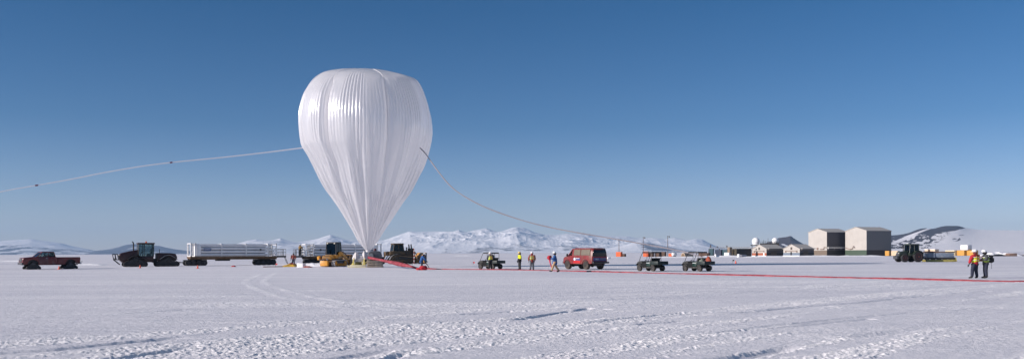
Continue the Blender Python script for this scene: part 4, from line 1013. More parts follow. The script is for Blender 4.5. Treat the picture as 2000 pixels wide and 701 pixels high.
def mountains():
    mm = rock_snow('mountain_rock_and_snow', (.12, .115, .12), noise_scale=.0035)
    def cov(P, T, X, Y, Z):
        gx = np.gradient(Z, axis=1) / np.maximum(np.abs(np.gradient(X, axis=1)), 1)
        gy = np.gradient(Z, axis=0) / np.maximum(np.abs(np.gradient(Y, axis=0)), 1)
        sl = np.hypot(gx, gy)
        return .05 + .55 * sstep(.35, .9, sl) * fbm(X / 500, Y / 500, 3, 9) * 1.4 + .56 * sstep(.50, .05, T) * fbm(X / 700, Y / 400, 4, 12)  # last term: extra cover at the foot stands in for blue shade
    prof = [(400, 494), (440, 487), (465, 475), (485, 469), (500, 467), (520, 470), (535, 468), (548, 464.5), (556, 468), (570, 472), (580, 473), (600, 470), (620, 466), (636, 461), (645, 458), (660, 463), (680, 469), (720, 470),
            (750, 469), (770, 462), (790, 455), (800, 451.5), (815, 453), (830, 452), (860, 451.5), (885, 451.5), (896, 448.5), (905, 452), (912, 453.5), (925, 449.5), (940, 447), (950, 445), (960, 449), (972, 452.5), (985, 450), (995, 446), (1003, 443.5), (1012, 443), (1024, 444.5),
            (1035, 449), (1045, 454), (1065, 458), (1085, 458.5), (1110, 456), (1140, 456.5), (1165, 459), (1200, 461), (1225, 461.5), (1245, 465), (1275, 464), (1300, 467), (1318, 464), (1340, 469), (1360, 466), (1372, 467), (1385, 474), (1400, 481), (1425, 487), (1460, 493)]
    range_mesh('mountains', prof, 10500, 14000, 17000, .9, 150, .62, mm, 101, cover=cov, lip=.8)
    def cov2(P, T, X, Y, Z): return .48 + .5 * (fbm(X / 700, Y / 500, 4, 19) - .5) - .45 * sstep(200, 110, P) * sstep(.3, .75, T + .5 * (fbm(X / 500, Y / 300, 3, 22) - .5))
    prof2 = [(-160, 480), (-80, 474), (0, 470.5), (25, 468.5), (45, 467.5), (60, 466), (85, 470), (105, 472.5), (120, 474.5), (140, 480), (160, 484), (185, 489), (200, 491), (230, 495.5)]
    mb = rock_snow('far_hill_rock', (.075, .085, .115), noise_scale=.004)
    range_mesh('far_hills', prof2, 12500, 15500, 17500, 1.5, 60, .35, mb, 131, cover=cov2, smooth=18)
    prof3 = [(165, 495), (190, 489), (210, 486.5), (228, 482.5), (245, 478), (258, 476), (270, 476.5), (283, 480), (292, 481.5), (303, 479), (312, 479.5), (322, 482.5), (340, 486), (365, 489), (400, 491.5), (440, 495)]
    def cov3(P, T, X, Y, Z): return .66 + .5 * (fbm(X / 400, Y / 300, 3, 29) - .5)
    range_mesh('blue_hills', prof3, 12000, 13500, 15500, 1.5, 40, .25, mb, 141, cover=cov3, smooth=14)
    # low blue foothill in front of the range
    prof4 = [(1150, 493), (1190, 484), (1220, 478), (1245, 471), (1252, 470.5), (1275, 475), (1300, 480), (1340, 487), (1370, 491.5)]
    def cov4(P, T, X, Y, Z): return .18 + .4 * sstep(1240, 1270, P) + .5 * (fbm(X / 300, Y / 300, 3, 39) - .5)  # heavier cover right of the peak paints in its shaded side
    range_mesh('foothill', prof4, 9300, 10200, 11500, 1.5, 40, .25, mb, 151, cover=cov4)
    # dark cone hill
    mc = rock_snow('cone_hill_scoria', (.075, .062, .066), noise_scale=.012, bdist=8)
    prof5 = [(1440, 490), (1470, 481), (1495, 474), (1512, 468), (1521, 463.6), (1530, 462.6), (1537, 461.8), (1543, 459.8), (1546, 460.6), (1550, 464), (1557, 468.5), (1569, 475.5), (1577, 479), (1592, 484), (1615, 489)]
    def cov5(P, T, X, Y, Z):
        s = np.abs((P - 1533) + (T - .45) * 60); return .95 - .9 * sstep(5, 1.5, s) * sstep(.2, .3, T) * sstep(.62, .5, T) - .5 * sstep(1512, 1490, P)
    range_mesh('cone_hill', prof5, 4400, 5200, 6000, .7, 60, .18, mc, 161, cover=cov5, smooth=6)
    # right hill: dark rocky crest, patchy flank, smooth snow dome
    mr = rock_snow('volcanic_rock_and_snow', (.058, .057, .070), snow=(.83, .82, .84), noise_scale=.05, bdist=4)
    prof6 = [(1580, 489), (1640, 478), (1700, 465), (1739, 458.8), (1757, 457.6), (1766, 456), (1777, 453.6), (1784, 450.5), (1791, 447.5), (1799, 445.5), (1807, 444.2), (1815, 445.8), (1822, 446.2), (1830, 444), (1838, 441.5), (1845, 440.4), (1852, 440), (1866, 440.4), (1872, 439.6), (1878, 442), (1885, 444.2),
             (1903, 447), (1932, 448.3), (2000, 449), (2060, 451), (2140, 453), (2300, 457), (2600, 466), (2900, 480), (3000, 489)]
    def cov6(P, T, X, Y, Z):
        yy = hor(P) - (Z - H) / Y * F                       # height of each point of the hill on its flank
        lo = np.interp(P, [1700, 1739, 1770, 1797, 1824, 1837, 1865, 1880, 1890], [462, 463, 461, 457, 457.5, 454.5, 449.5, 446, 443.5])
        n = fbm(P / 9, yy / 3.2, 4, 49)
        crest = sstep(1.2, -.6, yy - lo + 3 * (n - .5)) * sstep(1891, 1883, P)
        d = (P - 1745) * .9
        patch = sstep(1885, 1800, P + 1.1 * (yy - 470)) * sstep(490, 482, yy)
        p2 = patch * sstep(.36, .50, fbm(P / 6.5 + yy / 9, yy / 2.2 - P / 40, 4, 59) + .10 * sstep(1800, 1745, P)) * .75
        gully = np.exp(-(((P - 1762) - (468 - yy) * 2.3) / 7) ** 2) * sstep(478, 470, yy)
        gully2 = np.exp(-(((P - 1784) - (457 - yy) * 3.0) / 4) ** 2)
        spots = np.exp(-(((P - 1868) / 10) ** 2 + ((yy - 467) / 4.5) ** 2)) * .9 * sstep(.42, .55, fbm(P / 5, yy / 2, 3, 69)) + np.exp(-(((P - 1878) / 8) ** 2 + ((yy - 459.3) / .8) ** 2)) * .7
        return np.clip(np.maximum(np.maximum(crest, p2), spots) - 1.1 * gully * (1 - crest * .6) - .8 * gully2 * crest, 0, 1) * 1.0
    range_mesh('right_hill', prof6, 2600, 4600, 6200, .6, 150, .10, mr, 171, cover=cov6, lip=.85, smooth=22)

# ------------------------------------------------------------------ balloon
def balloon():
    D = 113.0; s = 1800 / D
    cx = (719.0 - 1000) / F * D
    low = [(489.5, 4.2, 4.2), (486, 7, 7), (480, 11.5, 11.5), (470, 19, 19), (452, 28.5, 29.5), (435, 38.5, 40.5), (408, 54.5, 58), (381, 71, 75.5), (354, 86.5, 90), (327, 99.5, 104), (308, 111.5, 112)]
    left = [(289, 125), (274, 129), (258, 131), (245, 132), (230, 132), (215, 130.5), (200, 127.5), (185, 123.5), (170, 116), (160, 110), (152, 103.5), (146, 96), (141, 88), (137.5, 76), (134.6, 60), (133, 42), (132.3, 24), (132.1, 10), (132, .6)]
    right = [(289, 119), (274, 123), (258, 125.5), (245, 125.5), (230, 124.5), (215, 121.5), (200, 117.5), (188, 113.5), (176, 109), (166, 104.5), (158, 100), (152, 94), (148, 84), (144, 72), (140.5, 57), (137, 42), (134, 26), (132.6, 12), (132.2, .6)]
    nz = 260; tt = np.linspace(0, 1, nz); sides = []
    for sd, up_ in ((1, left), (2, right)):
        ys = np.array([q[0] for q in low] + [q[0] for q in up_], float); hw = np.array([q[sd] for q in low] + [q[1] for q in up_], float)
        ds = np.concatenate([[0], np.cumsum(np.hypot(np.diff(ys), np.diff(hw)))]); ds /= ds[-1]
        yy = np.interp(tt, ds, ys); rr = np.interp(tt, ds, hw); ker = np.hanning(11); ker /= ker.sum()
        y2 = np.convolve(np.pad(yy, 5, 'edge'), ker, 'valid'); r2 = np.convolve(np.pad(rr, 5, 'edge'), ker, 'valid')
        y2[0], r2[0], r2[-1], y2[-1] = yy[0], rr[0], .5, yy[-1]; sides.append((y2, r2))
    ysm = (sides[0][0] + sides[1][0]) / 2
    v = tt                                             # 0 tip, 1 crown
    zt = H + (494.3 - ysm) / s; r0 = (sides[0][1] + sides[1][1]) / 2 / s
    nth = 1080; th = np.linspace(0, 2 * np.pi, nth, endpoint=False)
    # crease bearings, measured from the side that faces the camera (-y), towards +x
    cre = np.array([-137, -83, -29, 27, 84, 138, 188]) ; cre = np.sort(cre % 360)
    deg = np.degrees(th) % 360
    j = np.searchsorted(cre, deg, side='right') - 1
    a0 = cre[j % len(cre)]; a1 = cre[(j + 1) % len(cre)]
    span = (a1 - a0) % 360; u = ((deg - a0) % 360) / span
    bulge = np.abs(np.sin(np.pi * u)) ** .75          # 0 in a crease, 1 mid lobe
    crease = np.exp(-(np.minimum(u, 1 - u) * span / 2.6) ** 2)
    Vv, TH = np.meshgrid(v, th, indexing='ij')
    wr = .5 + .5 * np.sin(TH); wr = wr * wr * (3 - 2 * wr)      # 0 on the left flank, 1 on the right flank
    R0 = ((sides[0][1][:, None]) * (1 - wr) + sides[1][1][:, None] * wr) / s
    hy = sides[0][0][:, None] * (1 - wr) + sides[1][0][:, None] * wr; Z0 = H + (494.3 - hy) / s
    A = .036 * np.exp(-((hy - 235) / 50) ** 2) + .018 * sstep(480, 300, hy)
    A = A * np.ones_like(TH)
    cdep = np.where((j % len(cre) == int(np.argmin(np.abs(cre - 331)))) & (u < .5) | (j % len(cre) == int(np.argmin(np.abs(cre - 331))) - 1) & (u > .5), 1.7, 1.0)
    rad = R0 * (1 + A * (bulge[None, :] - .78)) - .42 * cdep[None, :] * crease[None, :] * sstep(430, 230, hy) * sstep(140, 185, hy)
    ph = rng.uniform(0, 6.28, 40)
    def comb(ks, o):
        q = 0
        for n, k in enumerate(ks): q = q + np.cos(k * th + ph[o + n])
        return q / len(ks)
    wob = fbm(TH * 9, Vv * 6, 3, 7) - .5
    fine = np.cos(126 * TH + 2.2 * wob)
    mid = (1 - np.abs(np.cos(31 * TH + 3.2 * wob + ph[3]))) * .6 + .5 * comb([43, 59, 71], 4)[None, :]
    low = comb([13, 19, 26], 10)[None, :]
    env_f = sstep(133, 160, hy) * sstep(330, 240, hy)
    env_m = sstep(200, 400, hy) * sstep(492, 470, hy)
    sel = .1 + 1.5 * sstep(.25, .8, vnoise(TH * 5.2, Vv * 6, 15))
    rad = rad +   .040 * fine * env_f * sel + .22 * mid * env_m * sel * np.clip(R0 / 5, .12, 1.0) + (.16 + .34 * vnoise(TH * 3.1 + 2, Vv * 3, 17)) * low * sstep(200, 420, hy) * np.clip(R0 / 6, .05, 1)
    rad = rad + .22 * (fbm(TH * 2.5 + 4, Vv * 5, 3, 25) - .5) * sstep(134, 190, hy) * np.clip(R0 / 6, 0, 1)
    rad[-1] = .03
    X = cx + rad * np.sin(TH); Y = D - rad * np.cos(TH)
    tilt = (X - cx) / 8.2
    Z = Z0 + .05 * (bulge[None, :] - .6) * sstep(200, 140, hy) * np.clip(R0 / 5, 0, 1) - .80 * np.clip(np.cos(TH), 0, 1) * sstep(250, 150, hy) * np.clip(R0 / 6, 0, 1) - .15 * sstep(250, 150, hy)
    vs = np.stack([X.ravel(), Y.ravel(), Z.ravel()], 1)
    k, i = np.meshgrid(np.arange(nz - 1), np.arange(nth), indexing='ij'); i2 = (i + 1) % nth
    q = np.stack([k * nth + i, k * nth + i2, (k + 1) * nth + i2, (k + 1) * nth + i], -1).reshape(-1, 4)
    me = mesh_np('envelope', vs, q)
    m = bpy.data.materials.new('balloon_film'); m.use_nodes = True; nt = m.node_tree; N = nt.nodes; L = nt.links; N.remove(N['Principled BSDF'])
    d = N.new('ShaderNodeBsdfDiffuse'); d.inputs['Color'].default_value = (.76, .76, .78, 1)
    tr = N.new('ShaderNodeBsdfTranslucent'); tr.inputs['Color'].default_value = (.90, .89, .90, 1)
    g = N.new('ShaderNodeBsdfGlossy'); g.inputs['Roughness'].default_value = .27; g.inputs['Color'].default_value = (.95, .95, .95, 1)
    tp = N.new('ShaderNodeBsdfTransparent')
    m1 = N.new('ShaderNodeMixShader'); m1.inputs[0].default_value = .54; L.new(d.outputs[0], m1.inputs[1]); L.new(tr.outputs[0], m1.inputs[2])
    f = N.new('ShaderNodeFresnel'); f.inputs['IOR'].default_value = 1.95
    ge = N.new('ShaderNodeNewGeometry'); ib = N.new('ShaderNodeMath'); ib.operation = 'SUBTRACT'; ib.inputs[0].default_value = 1; L.new(ge.outputs['Backfacing'], ib.inputs[1])
    ff = N.new('ShaderNodeMath'); ff.operation = 'MULTIPLY'; L.new(f.outputs[0], ff.inputs[0]); L.new(ib.outputs[0], ff.inputs[1])   # the film is thin: no total reflection from inside
    m2 = N.new('ShaderNodeMixShader'); L.new(ff.outputs[0], m2.inputs[0]); L.new(m1.outputs[0], m2.inputs[1]); L.new(g.outputs[0], m2.inputs[2])
    m3 = N.new('ShaderNodeMixShader'); m3.inputs[0].default_value = .12; L.new(m2.outputs[0], m3.inputs[1]); L.new(tp.outputs[0], m3.inputs[2])
    tc = N.new('ShaderNodeTexCoord'); nz_ = N.new('ShaderNodeTexNoise'); nz_.inputs['Scale'].default_value = 1.1; nz_.inputs['Detail'].default_value = 6; L.new(tc.outputs['Object'], nz_.inputs['Vector'])
    b = N.new('ShaderNodeBump'); b.inputs['Strength'].default_value = .35; b.inputs['Distance'].default_value = .12; L.new(nz_.outputs['Fac'], b.inputs['Height'])
    for q_ in (d, g, tr): L.new(b.outputs[0], q_.inputs['Normal'])
    L.new(m3.outputs[0], N['Material Output'].inputs['Surface'])
    t = thing('balloon', 'huge white translucent balloon tapering to a point above the spool machine', 'balloon', (cx, D, float(zt[0])), 0)
    me.transform(Matrix.Translation((-cx, -D, -float(zt[0]))))
    e = link_mesh('envelope', me, m, t, 180)
    B().lathe([(.29, -.15), (.31, .0), (.30, .22), (.24, .24)], n=18).build('neck_collar', mat('film_white', (.7, .68, .68), .5), t)
    # seam tapes that follow the two creases facing the camera
    for cdeg in (-29, 27):
        i = int(round((cdeg % 360) / 360 * nth)) % nth
        pts = [Vector((X[k, i] - cx, Y[k, i] - D - .02, Z[k, i] - zt[0])) for k in range(int(nz * .40), int(nz * .93), 3)]
        B().tube(pts, .035, 6).build('seam_tape', mat('film_seam', (.78, .76, .76), .4), t)
    # inflation tubes: long thin film hoses
    film = bpy.data.materials['balloon_film']
    fm = thin_film('tube_film', (.80, .80, .84), .38)
    sx, sy = -math.cos(R(SUN_AZ)), -math.sin(R(SUN_AZ))
    px = [(591, 289), (560, 293), (520, 298), (450, 306), (390, 312), (330, 318), (270, 326), (200, 338), (140, 350), (72, 362), (30, 369), (0, 375), (-60, 389), (-130, 408), (-220, 436), (-320, 472)]
    pts = []
    bx, by = cx - 7.6, D - 1.0
    for a, b_ in px:
        k = (a - 1000) / F                      # the tube runs up-sun from the balloon over the flat snow
        tt_ = (k * by - bx) / (sx - k * sy); X_, Y_ = bx + sx * tt_, by + sy * tt_
        pts.append((X_, Y_, H + (hor(a) - b_) / F * Y_))
    P0 = Vector(pts[0]) + Vector((.7, .1, .06)); pts = [P0] + [Vector(p) for p in pts]
    pts = smooth_path(pts, 6)
    tb = B().tube(pts, [.085 - .045 * (k / len(pts)) for k in range(len(pts))], 8); o = tb.build('inflation_tube', fm)
    tag(o, 'long pale inflation tube rising from the far left to the balloon side', 'inflation tube', 'inflation tubes of the balloon')
    for a, b_ in ((335, 317.5), (72, 362)):
        k = (a - 1000) / F; tt_ = (k * by - bx) / (sx - k * sy); X_, Y_ = bx + sx * tt_, by + sy * tt_
        p = Vector((X_, Y_, H + (hor(a) - b_) / F * Y_)); dv = Vector((sx, sy, -.18)).normalized()
        B().cyl(p - dv * .14, p + dv * .14, .085, n=10).build('tie_band', mat('dark_red_tape', (.16, .03, .05), .6), o)
    px = [(831, 299, 108.6), (840, 312, 107.8), (858, 337, 106.8), (880, 363, 106), (905, 382, 105.3), (940, 401, 104.5), (980, 417, 103.8), (1030, 433, 103), (1080, 445, 102.2), (1130, 454.5, 101), (1180, 463, 100.2), (1230, 471.5, 99), (1280, 480.5, 98), (1320, 488, 97), (1350, 495, 96), (1372, 503, 95), (1384, 513, 94.5), (1388, 521, 94.2)]
    pts = smooth_path([wpt(821, 289, 109.4)] + [wpt(*p) for p in px], 6)
    o = B().tube(pts, [.07 * (1 + .15 * math.sin(k * .5) * math.sin(k * .17)) for k in range(len(pts))], 8).build('inflation_tube', thin_film('tube_film_grey', (.52, .48, .50), .2))
    tag(o, 'long sagging inflation tube falling from the balloon to the right-hand utility vehicle', 'inflation tube', 'inflation tubes of the balloon')
    B().cyl(Vector(pts[-1]) + Vector((0, 0, .1)), Vector(pts[-1]) - Vector((0, 0, .35)), .16, n=10).build('end_fitting', mat('fitting_grey', (.2, .2, .2), .5), o)
def thin_film(name, col, clear):
    m = bpy.data.materials.new(name); m.use_nodes = True; nt = m.node_tree; N = nt.nodes; L = nt.links; N.remove(N['Principled BSDF'])
    d = N.new('ShaderNodeBsdfDiffuse'); tr = N.new('ShaderNodeBsdfTranslucent'); tp = N.new('ShaderNodeBsdfTransparent')
    d.inputs['Color'].default_value = tr.inputs['Color'].default_value = (*col, 1)
    a = N.new('ShaderNodeMixShader'); a.inputs[0].default_value = .5; L.new(d.outputs[0], a.inputs[1]); L.new(tr.outputs[0], a.inputs[2])
    b = N.new('ShaderNodeMixShader'); b.inputs[0].default_value = clear; L.new(a.outputs[0], b.inputs[1]); L.new(tp.outputs[0], b.inputs[2])
    L.new(b.outputs[0], N['Material Output'].inputs['Surface']); return m
def smooth_path(p, n):
    p = [Vector(q) for q in p]; out = []
    for i in range(len(p) - 1):
        p0, p1, p2, p3 = p[max(i - 1, 0)], p[i], p[i + 1], p[min(i + 2, len(p) - 1)]
        for k in range(n):
            t = k / n
            out.append(.5 * (2 * p1 + (p2 - p0) * t + (2 * p0 - 5 * p1 + 4 * p2 - p3) * t * t + (3 * p1 - p0 - 3 * p2 + p3) * t ** 3))
    return out + [p[-1]]
# ------------------------------------------------------------------ launch gear at the foot of the balloon
BEIGE = mat('weathered_beige_planks', (.34, .29, .24), .75, var=.3, vscale=2)
SPG = mat('spool_grey', (.075, .08, .095), .45, var=.2)
CREAM = mat('cream_paint', (.72, .66, .46), .5, var=.1)
TARP = mat('white_tarpaulin', (.52, .50, .50), .75, var=.2, bump=.5, bscale=6)
REDS = mat('red_sleeve_fabric', (.21, .018, .032), .7, var=.3, vscale=2, bump=.5, bscale=5, dirt=(.36, .07, .09), dirt_amt=.3)
def launch_gear():
    x, y = gpt(730, 521.8)
    t = thing('spool_machine', 'dark grey spool housing on a stack of weathered beige beams under the balloon tip', 'spool machine', (x, y + 1.0), 8)
    for k in range(6):                                  # crossed layers of weathered beams
        b = B(); z = .02 + k * .152
        if k % 2 == 0:
            for q in range(4): b.b(-1.0 + .05 * math.sin(k + q), 1.0 + .06 * math.sin(2 * k + q), -1.18 + q * .60, -.62 + q * .60, z, z + .148, .015)
        else:
            for q in range(4): b.b(-.98 + q * .5, -.52 + q * .5, -1.12, 1.12, z, z + .148, .015)
        b.build('beam_layer', BEIGE, t)
    b = B()
    for k in range(5): b.b(-1.0, 1.0, -1.25 + k * .5, -.78 + k * .5, .94, 1.02, .01)
    b.build('deck', BEIGE, t)
    B().b(-.6, .6, -.4, .4, .02, .94, .03).build('chassis', BLK, t)
    b = B(); pr = [(-.86, 1.02), (-.9, 1.3), (-.86, 1.7), (-.66, 2.02), (.5, 2.04), (.75, 1.85), (.88, 1.5), (.86, 1.02)]
    b.prism(pr, -.85, .85, .08, 3); b.build('spool_housing', SPG, t)
    B().cyl((-.5, -1.0, 1.45), (-.5, 1.0, 1.45), .3).build('roller', STEEL, t)
    B().b(.86, 1.12, -.4, .3, 1.02, 1.3, .04).build('hydraulic_motor', BLK, t)
    B().ell((.02, -.1, 2.14), (.2, .2, .22), 14, 10).b(-.16, .2, -.26, .06, 1.98, 2.1, .02).build('control_head', mat('dark_red_plastic', (.07, .012, .02), .5), t)
    B().b(-1.05, -.9, -.9, .9, 1.0, 1.16, .02).build('lip_plate', STEEL, t)
    x, y = gpt(697, 522.6)
    g = thing('equipment_sled', 'cream sled carrying grey cabinets half wrapped in peaked white tarpaulin', 'equipment sled', (x, y + .8), 6)
    B().b(-.95, .98, -.75, .75, .10, .34, .04).build('sled_deck', CREAM, g)
    for s in (1, -1): B().prism([(-1.15, .02), (.98, .02), (.98, .12), (-1.1, .14), (-1.2, .3), (-1.28, .3), (-1.22, .1)], s * .6, s * .75).build('runner', CREAM, g)
    B().b(-.35, .45, -.45, .55, .34, .70, .03).build('battery_box', mat('olive_paint', (.12, .11, .03), .6), g)
    B().b(-.62, .72, -.6, .6, .70, 1.06, .04).build('cabinet', mat('cabinet_grey', (.42, .40, .38), .6, var=.15), g)
    def drape(d): return 1 + .16 * math.sin(7 * math.atan2(d.y, d.x)) * (1 - d.z * .5) + .1 * math.sin(4 * d.x + 3 * d.z)
    for cx, w, h in ((-.22, .42, .84), (.78, .36, 1.04)):
        b = B(); rings = []; n = 28
        for r_, z_ in ((1.0, 0), (1.0, .18), (.93, .38), (.80, .58), (.62, .76), (.42, .90), (.2, .98), (.02, 1.0)):
            rings.append([(cx + w * r_ * math.cos(a) * drape(Vector((math.cos(a), math.sin(a), z_))), .5 * r_ * math.sin(a) * drape(Vector((math.cos(a), math.sin(a), z_))), 1.02 + h * z_ + .03 * math.sin(3 * a + cx)) for a in [2 * math.pi * k / n for k in range(n)]])
        b.loft(rings).build('tarp_cover', TARP, g, 60)
    B().hexa([(-.2, -.5, 1.04), (.75, -.5, 1.04), (.75, .5, 1.04), (-.2, .5, 1.04), (-.15, -.3, 1.5), (.72, -.3, 1.45), (.72, .3, 1.45), (-.15, .3, 1.5)], .06).build('tarp_fold', TARP, g)
    for cx in (-.5, .78):
        B().prism([(cx - .3, .34), (cx + .22, .34), (cx + .12, .5), (cx + .06, 1.0), (cx - .06, 1.0), (cx - .1, .6)], -.74, -.62, .02).tube([(cx, -.68, .95), (cx + .1, -.68, 1.15)], .05).build('clamp_stand', mat('pale_yellow_paint', (.66, .55, .16), .5), g)
    B().b(.45, 1.12, -.74, -.5, .58, .66, .02).build('clamp_arm', mat('pale_yellow_paint', (.66, .55, .16), .5), g)
    # red sleeve that holds the rest of the balloon: slopes off the spool then lies along the snow
    D0 = 112.6
    P = [wpt(720, 502.6, D0 - .6), wpt(728, 504.5, D0 - 2.0), wpt(745, 507.8, D0 - 4.5), wpt(765, 512.2, D0 - 7.2), wpt(785, 516.6, D0 - 9.5), wpt(802, 519.9, D0 - 11.2)]
    rr = [.13, .16, .19, .20, .20, .17]
    for a, b_ in ((818, 525.0), (832, 525.6), (860, 525.9), (900, 526.3), (957, 526.9), (1000, 527.6), (1040, 528.3), (1100, 529.6), (1170, 531.2), (1240, 532.9), (1300, 534.1), (1400, 536.7), (1500, 539.2), (1600, 541.6), (1720, 544.9), (1800, 546.9), (1900, 549.2), (2000, 551.4), (2120, 554.5), (2260, 558.5), (2460, 565), (2700, 574), (3000, 588)):
        X_, Y_ = gpt(a, b_); r = .078 if a > 840 else .12
        P.append(Vector((X_, Y_, gz(X_, Y_) + r * .25))); rr.append(r)
    n = 8; pts = smooth_path(P, n); rad = np.interp(np.arange(len(pts)) / n, np.arange(len(rr)), rr)
    rad = [r * (1 + .10 * math.sin(i * 1.7) * math.sin(i * .37) + .22 * math.sin(i * .23 + 1) + .08 * random.uniform(-1, 1)) for i, r in enumerate(rad)]
    for i in range(5 * n, len(pts)): pts[i].x += .0; pts[i].y += .10 * math.sin(i * .21) + .05 * math.sin(i * .9)
    o = B().tube(pts, rad, 10).build('fabric_sleeve', REDS, None, 80)
    tag(o, 'long red fabric sleeve sloping off the spool machine and lying along the snow', 'fabric sleeve')
    # things lying near the gas trailers
    x, y = gpt(570, 520.6)
    o = thing('tarpaulin', 'crumpled yellow and red tarpaulin spread on the snow at a person\'s feet', 'tarpaulin', (x, y), 0)
    def heap(nx, ny, sx, sy, h, sd):
        xs, ys = np.meshgrid(np.linspace(-1, 1, nx), np.linspace(-1, 1, ny), indexing='ij')
        e = 1 - np.clip(np.maximum(np.abs(xs), np.abs(ys)), 0, 1) ** 3
        zz = h * e * (.25 + 1.2 * ridged(xs * 1.6 + sd, ys * 1.6, 4, sd)) + .012
        wob = 1 + .18 * (vnoise(xs * 2 + sd, ys * 2, sd) - .5)
        v = np.stack([xs * sx * wob, ys * sy * wob, zz], -1).reshape(-1, 3); b = B()
        fs = [(a * ny + c, (a + 1) * ny + c, (a + 1) * ny + c + 1, a * ny + c + 1) for a in range(nx - 1) for c in range(ny - 1)]
        return b.faces([tuple(q) for q in v], fs)
    heap(26, 20, .95, 2.2, .26, 5).build('yellow_sheet', mat('tarp_yellow', (.70, .42, .04), .6, bump=.3), o, 60)
    q = heap(20, 14, .45, 1.2, .3, 8).build('red_sheet', mat('tarp_red', (.38, .03, .02), .6, bump=.3), o, 60); q.location = (-.15, .9, .12)
    x, y = gpt(588.5, 522.0)
    o = thing('cooler_box', 'white box with a lid standing on the snow beside the yellow tarpaulin', 'box', (x, y), -18)
    B().b(-.42, .42, -.35, .35, 0, .44, .02).build('case', WHITE, o); B().b(-.44, .44, -.37, .37, .44, .52, .02).build('lid', WHITE, o)
    x, y = gpt(601, 522.2)
    o = thing('tarpaulin', 'small flat red cloth on the snow between the white box and the loader', 'cloth', (x, y), 0)
    heap(16, 10, .5, .7, .16, 12).build('red_sheet', mat('cloth_faded_red', (.42, .10, .07), .7), o, 60)
    x, y = gpt(534, 521.4)
    o = thing('rope', 'thin red brown rope lying on the snow right of the first trailer\'s wheels', 'rope', (x, y), 0)
    B().tube(smooth_path([(-1.1, -.9, .05), (-.4, -.2, .05), (.3, .1, .05), (.9, .9, .05), (1.5, 1.2, .05)], 5), .05, 6).build('line', mat('rope_brown', (.22, .08, .05), .8), o)
    # small markers on the snow
    def cone(px, py, h, label, g='orange markers on the snow'):
        x, y = gpt(px, py); t = thing('marker_cone', label, 'cone', (x, y), random.uniform(0, 90), g)
        B().lathe([(h * .34, .03), (h * .27, .1 * h), (h * .08, h), (.01, h * 1.02)], n=14).build('cone_body', mat('marker_orange', (.75, .10, .04), .5, var=.05), t)
        B().b(-h * .4, h * .4, -h * .4, h * .4, 0, .03, .005).build('base_plate', mat('marker_orange', (.75, .10, .04), .5), t)
    cone(115, 525.3, .42, 'orange cone in front of the pickup\'s rear track')
    cone(273.5, 523.2, .40, 'orange cone in front of the red tractor\'s tracks')
    cone(386, 523.8, .42, 'orange cone in front of the first trailer\'s front wheels')
    cone(1437, 514.0, .45, 'orange cone on the far snow before the white storage box')
    x, y = gpt(456, 521); o = thing('marker_flag', 'flat bright red flag cloth lying under the middle of the first trailer', 'flag', (x, y), 0)
    heap(10, 8, .22, .5, .14, 21).build('cloth', mat('flag_red', (.75, .06, .06), .6), o, 60)
    def flag(px, py, h, col, label):
        x, y = gpt(px, py); t = thing('marker_flag', label, 'flag', (x, y), 0, 'small marker flags')
        B().cyl((0, 0, 0), (0, 0, h), .022, n=8).build('stake', BLK, t); B().b(.02, .24, -.01, .01, h - .22, h - .02).build('cloth', col, t)
    flag(538, 521.6, .5, mat('flag_red', (.75, .06, .06), .6), 'thin stake with a red flag right of the first trailer\'s wheels')
    flag(924, 517.0, .45, mat('flag_red', (.75, .06, .06), .6), 'small red flag on the snow left of the nearest utility vehicle')
    flag(1431, 513.6, .55, BLK, 'small black flag beside the far orange cone')
    x, y = gpt(808.7, 516.6)
    o = thing('marker_pole', 'red and white banded marker pole in front of the bulldozer', 'pole', (x, y), 0)
    B().cyl((0, 0, 0), (0, 0, 2.55), .045, n=10).build('shaft', WHITE, o)
    for k in range(5): B().cyl((0, 0, .18 + k * .5), (0, 0, .42 + k * .5), .05, n=10).build('red_band', mat('pole_red', (.35, .05, .03), .5), o)
    # loads on two of the utility vehicles and the sack on the first
    return heap

# ------------------------------------------------------------------ far camp
CLAD = mat('beige_cladding', (.42, .395, .36), .65, var=.07, vscale=.4)
ROOFM = mat('pale_roof_sheet', (.45, .42, .38), .55, var=.08)
def gable_hall(name, label, px, py, d, W, L, eave, ridge, band, band_h, band_m, az=204, parts=None, skirt=0, flank=None):
    x = (px - 1000) / F * d
    t = thing(name, label, 'building', (x, d, -.05), az, 'halls of the far camp')
    b = B(); z0 = band_h
    b.faces([(0, 0, z0), (0, -W, z0), (0, -W, eave), (0, -W / 2, ridge), (0, 0, eave), (-L, 0, z0), (-L, -W, z0), (-L, -W, eave), (-L, -W / 2, ridge), (-L, 0, eave)],
            [(0, 1, 2, 3, 4), (9, 8, 7, 6, 5), (4, 9, 5, 0), (1, 6, 7, 2), (0, 5, 6, 1)])
    b.build('wall', CLAD, t)
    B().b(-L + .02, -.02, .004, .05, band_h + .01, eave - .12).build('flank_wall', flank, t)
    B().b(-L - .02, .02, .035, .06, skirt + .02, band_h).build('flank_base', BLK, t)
    B().b(-L - .03, .03, -W - .03, .03, skirt, band_h).build('wall_base', band_m, t)
    if skirt: B().b(-L - .1, .25, -W - .1, .08, 0, skirt, .03).build('snow_skirt', mat('drift_snow', (.85, .85, .87), .8), t)
    r = B()
    for y0, z0_, y1, z1 in ((.25, eave - .1, -W / 2, ridge + .08), (-W - .25, eave - .1, -W / 2, ridge + .08)):
        r.hexa([(.2, y0, z0_), (-L - .2, y0, z0_), (-L - .2, y1, z1), (.2, y1, z1), (.2, y0, z0_ + .14), (-L - .2, y0, z0_ + .14), (-L - .2, y1, z1 + .14), (.2, y1, z1 + .14)])
    r.build('roof', ROOFM, t)
    return t
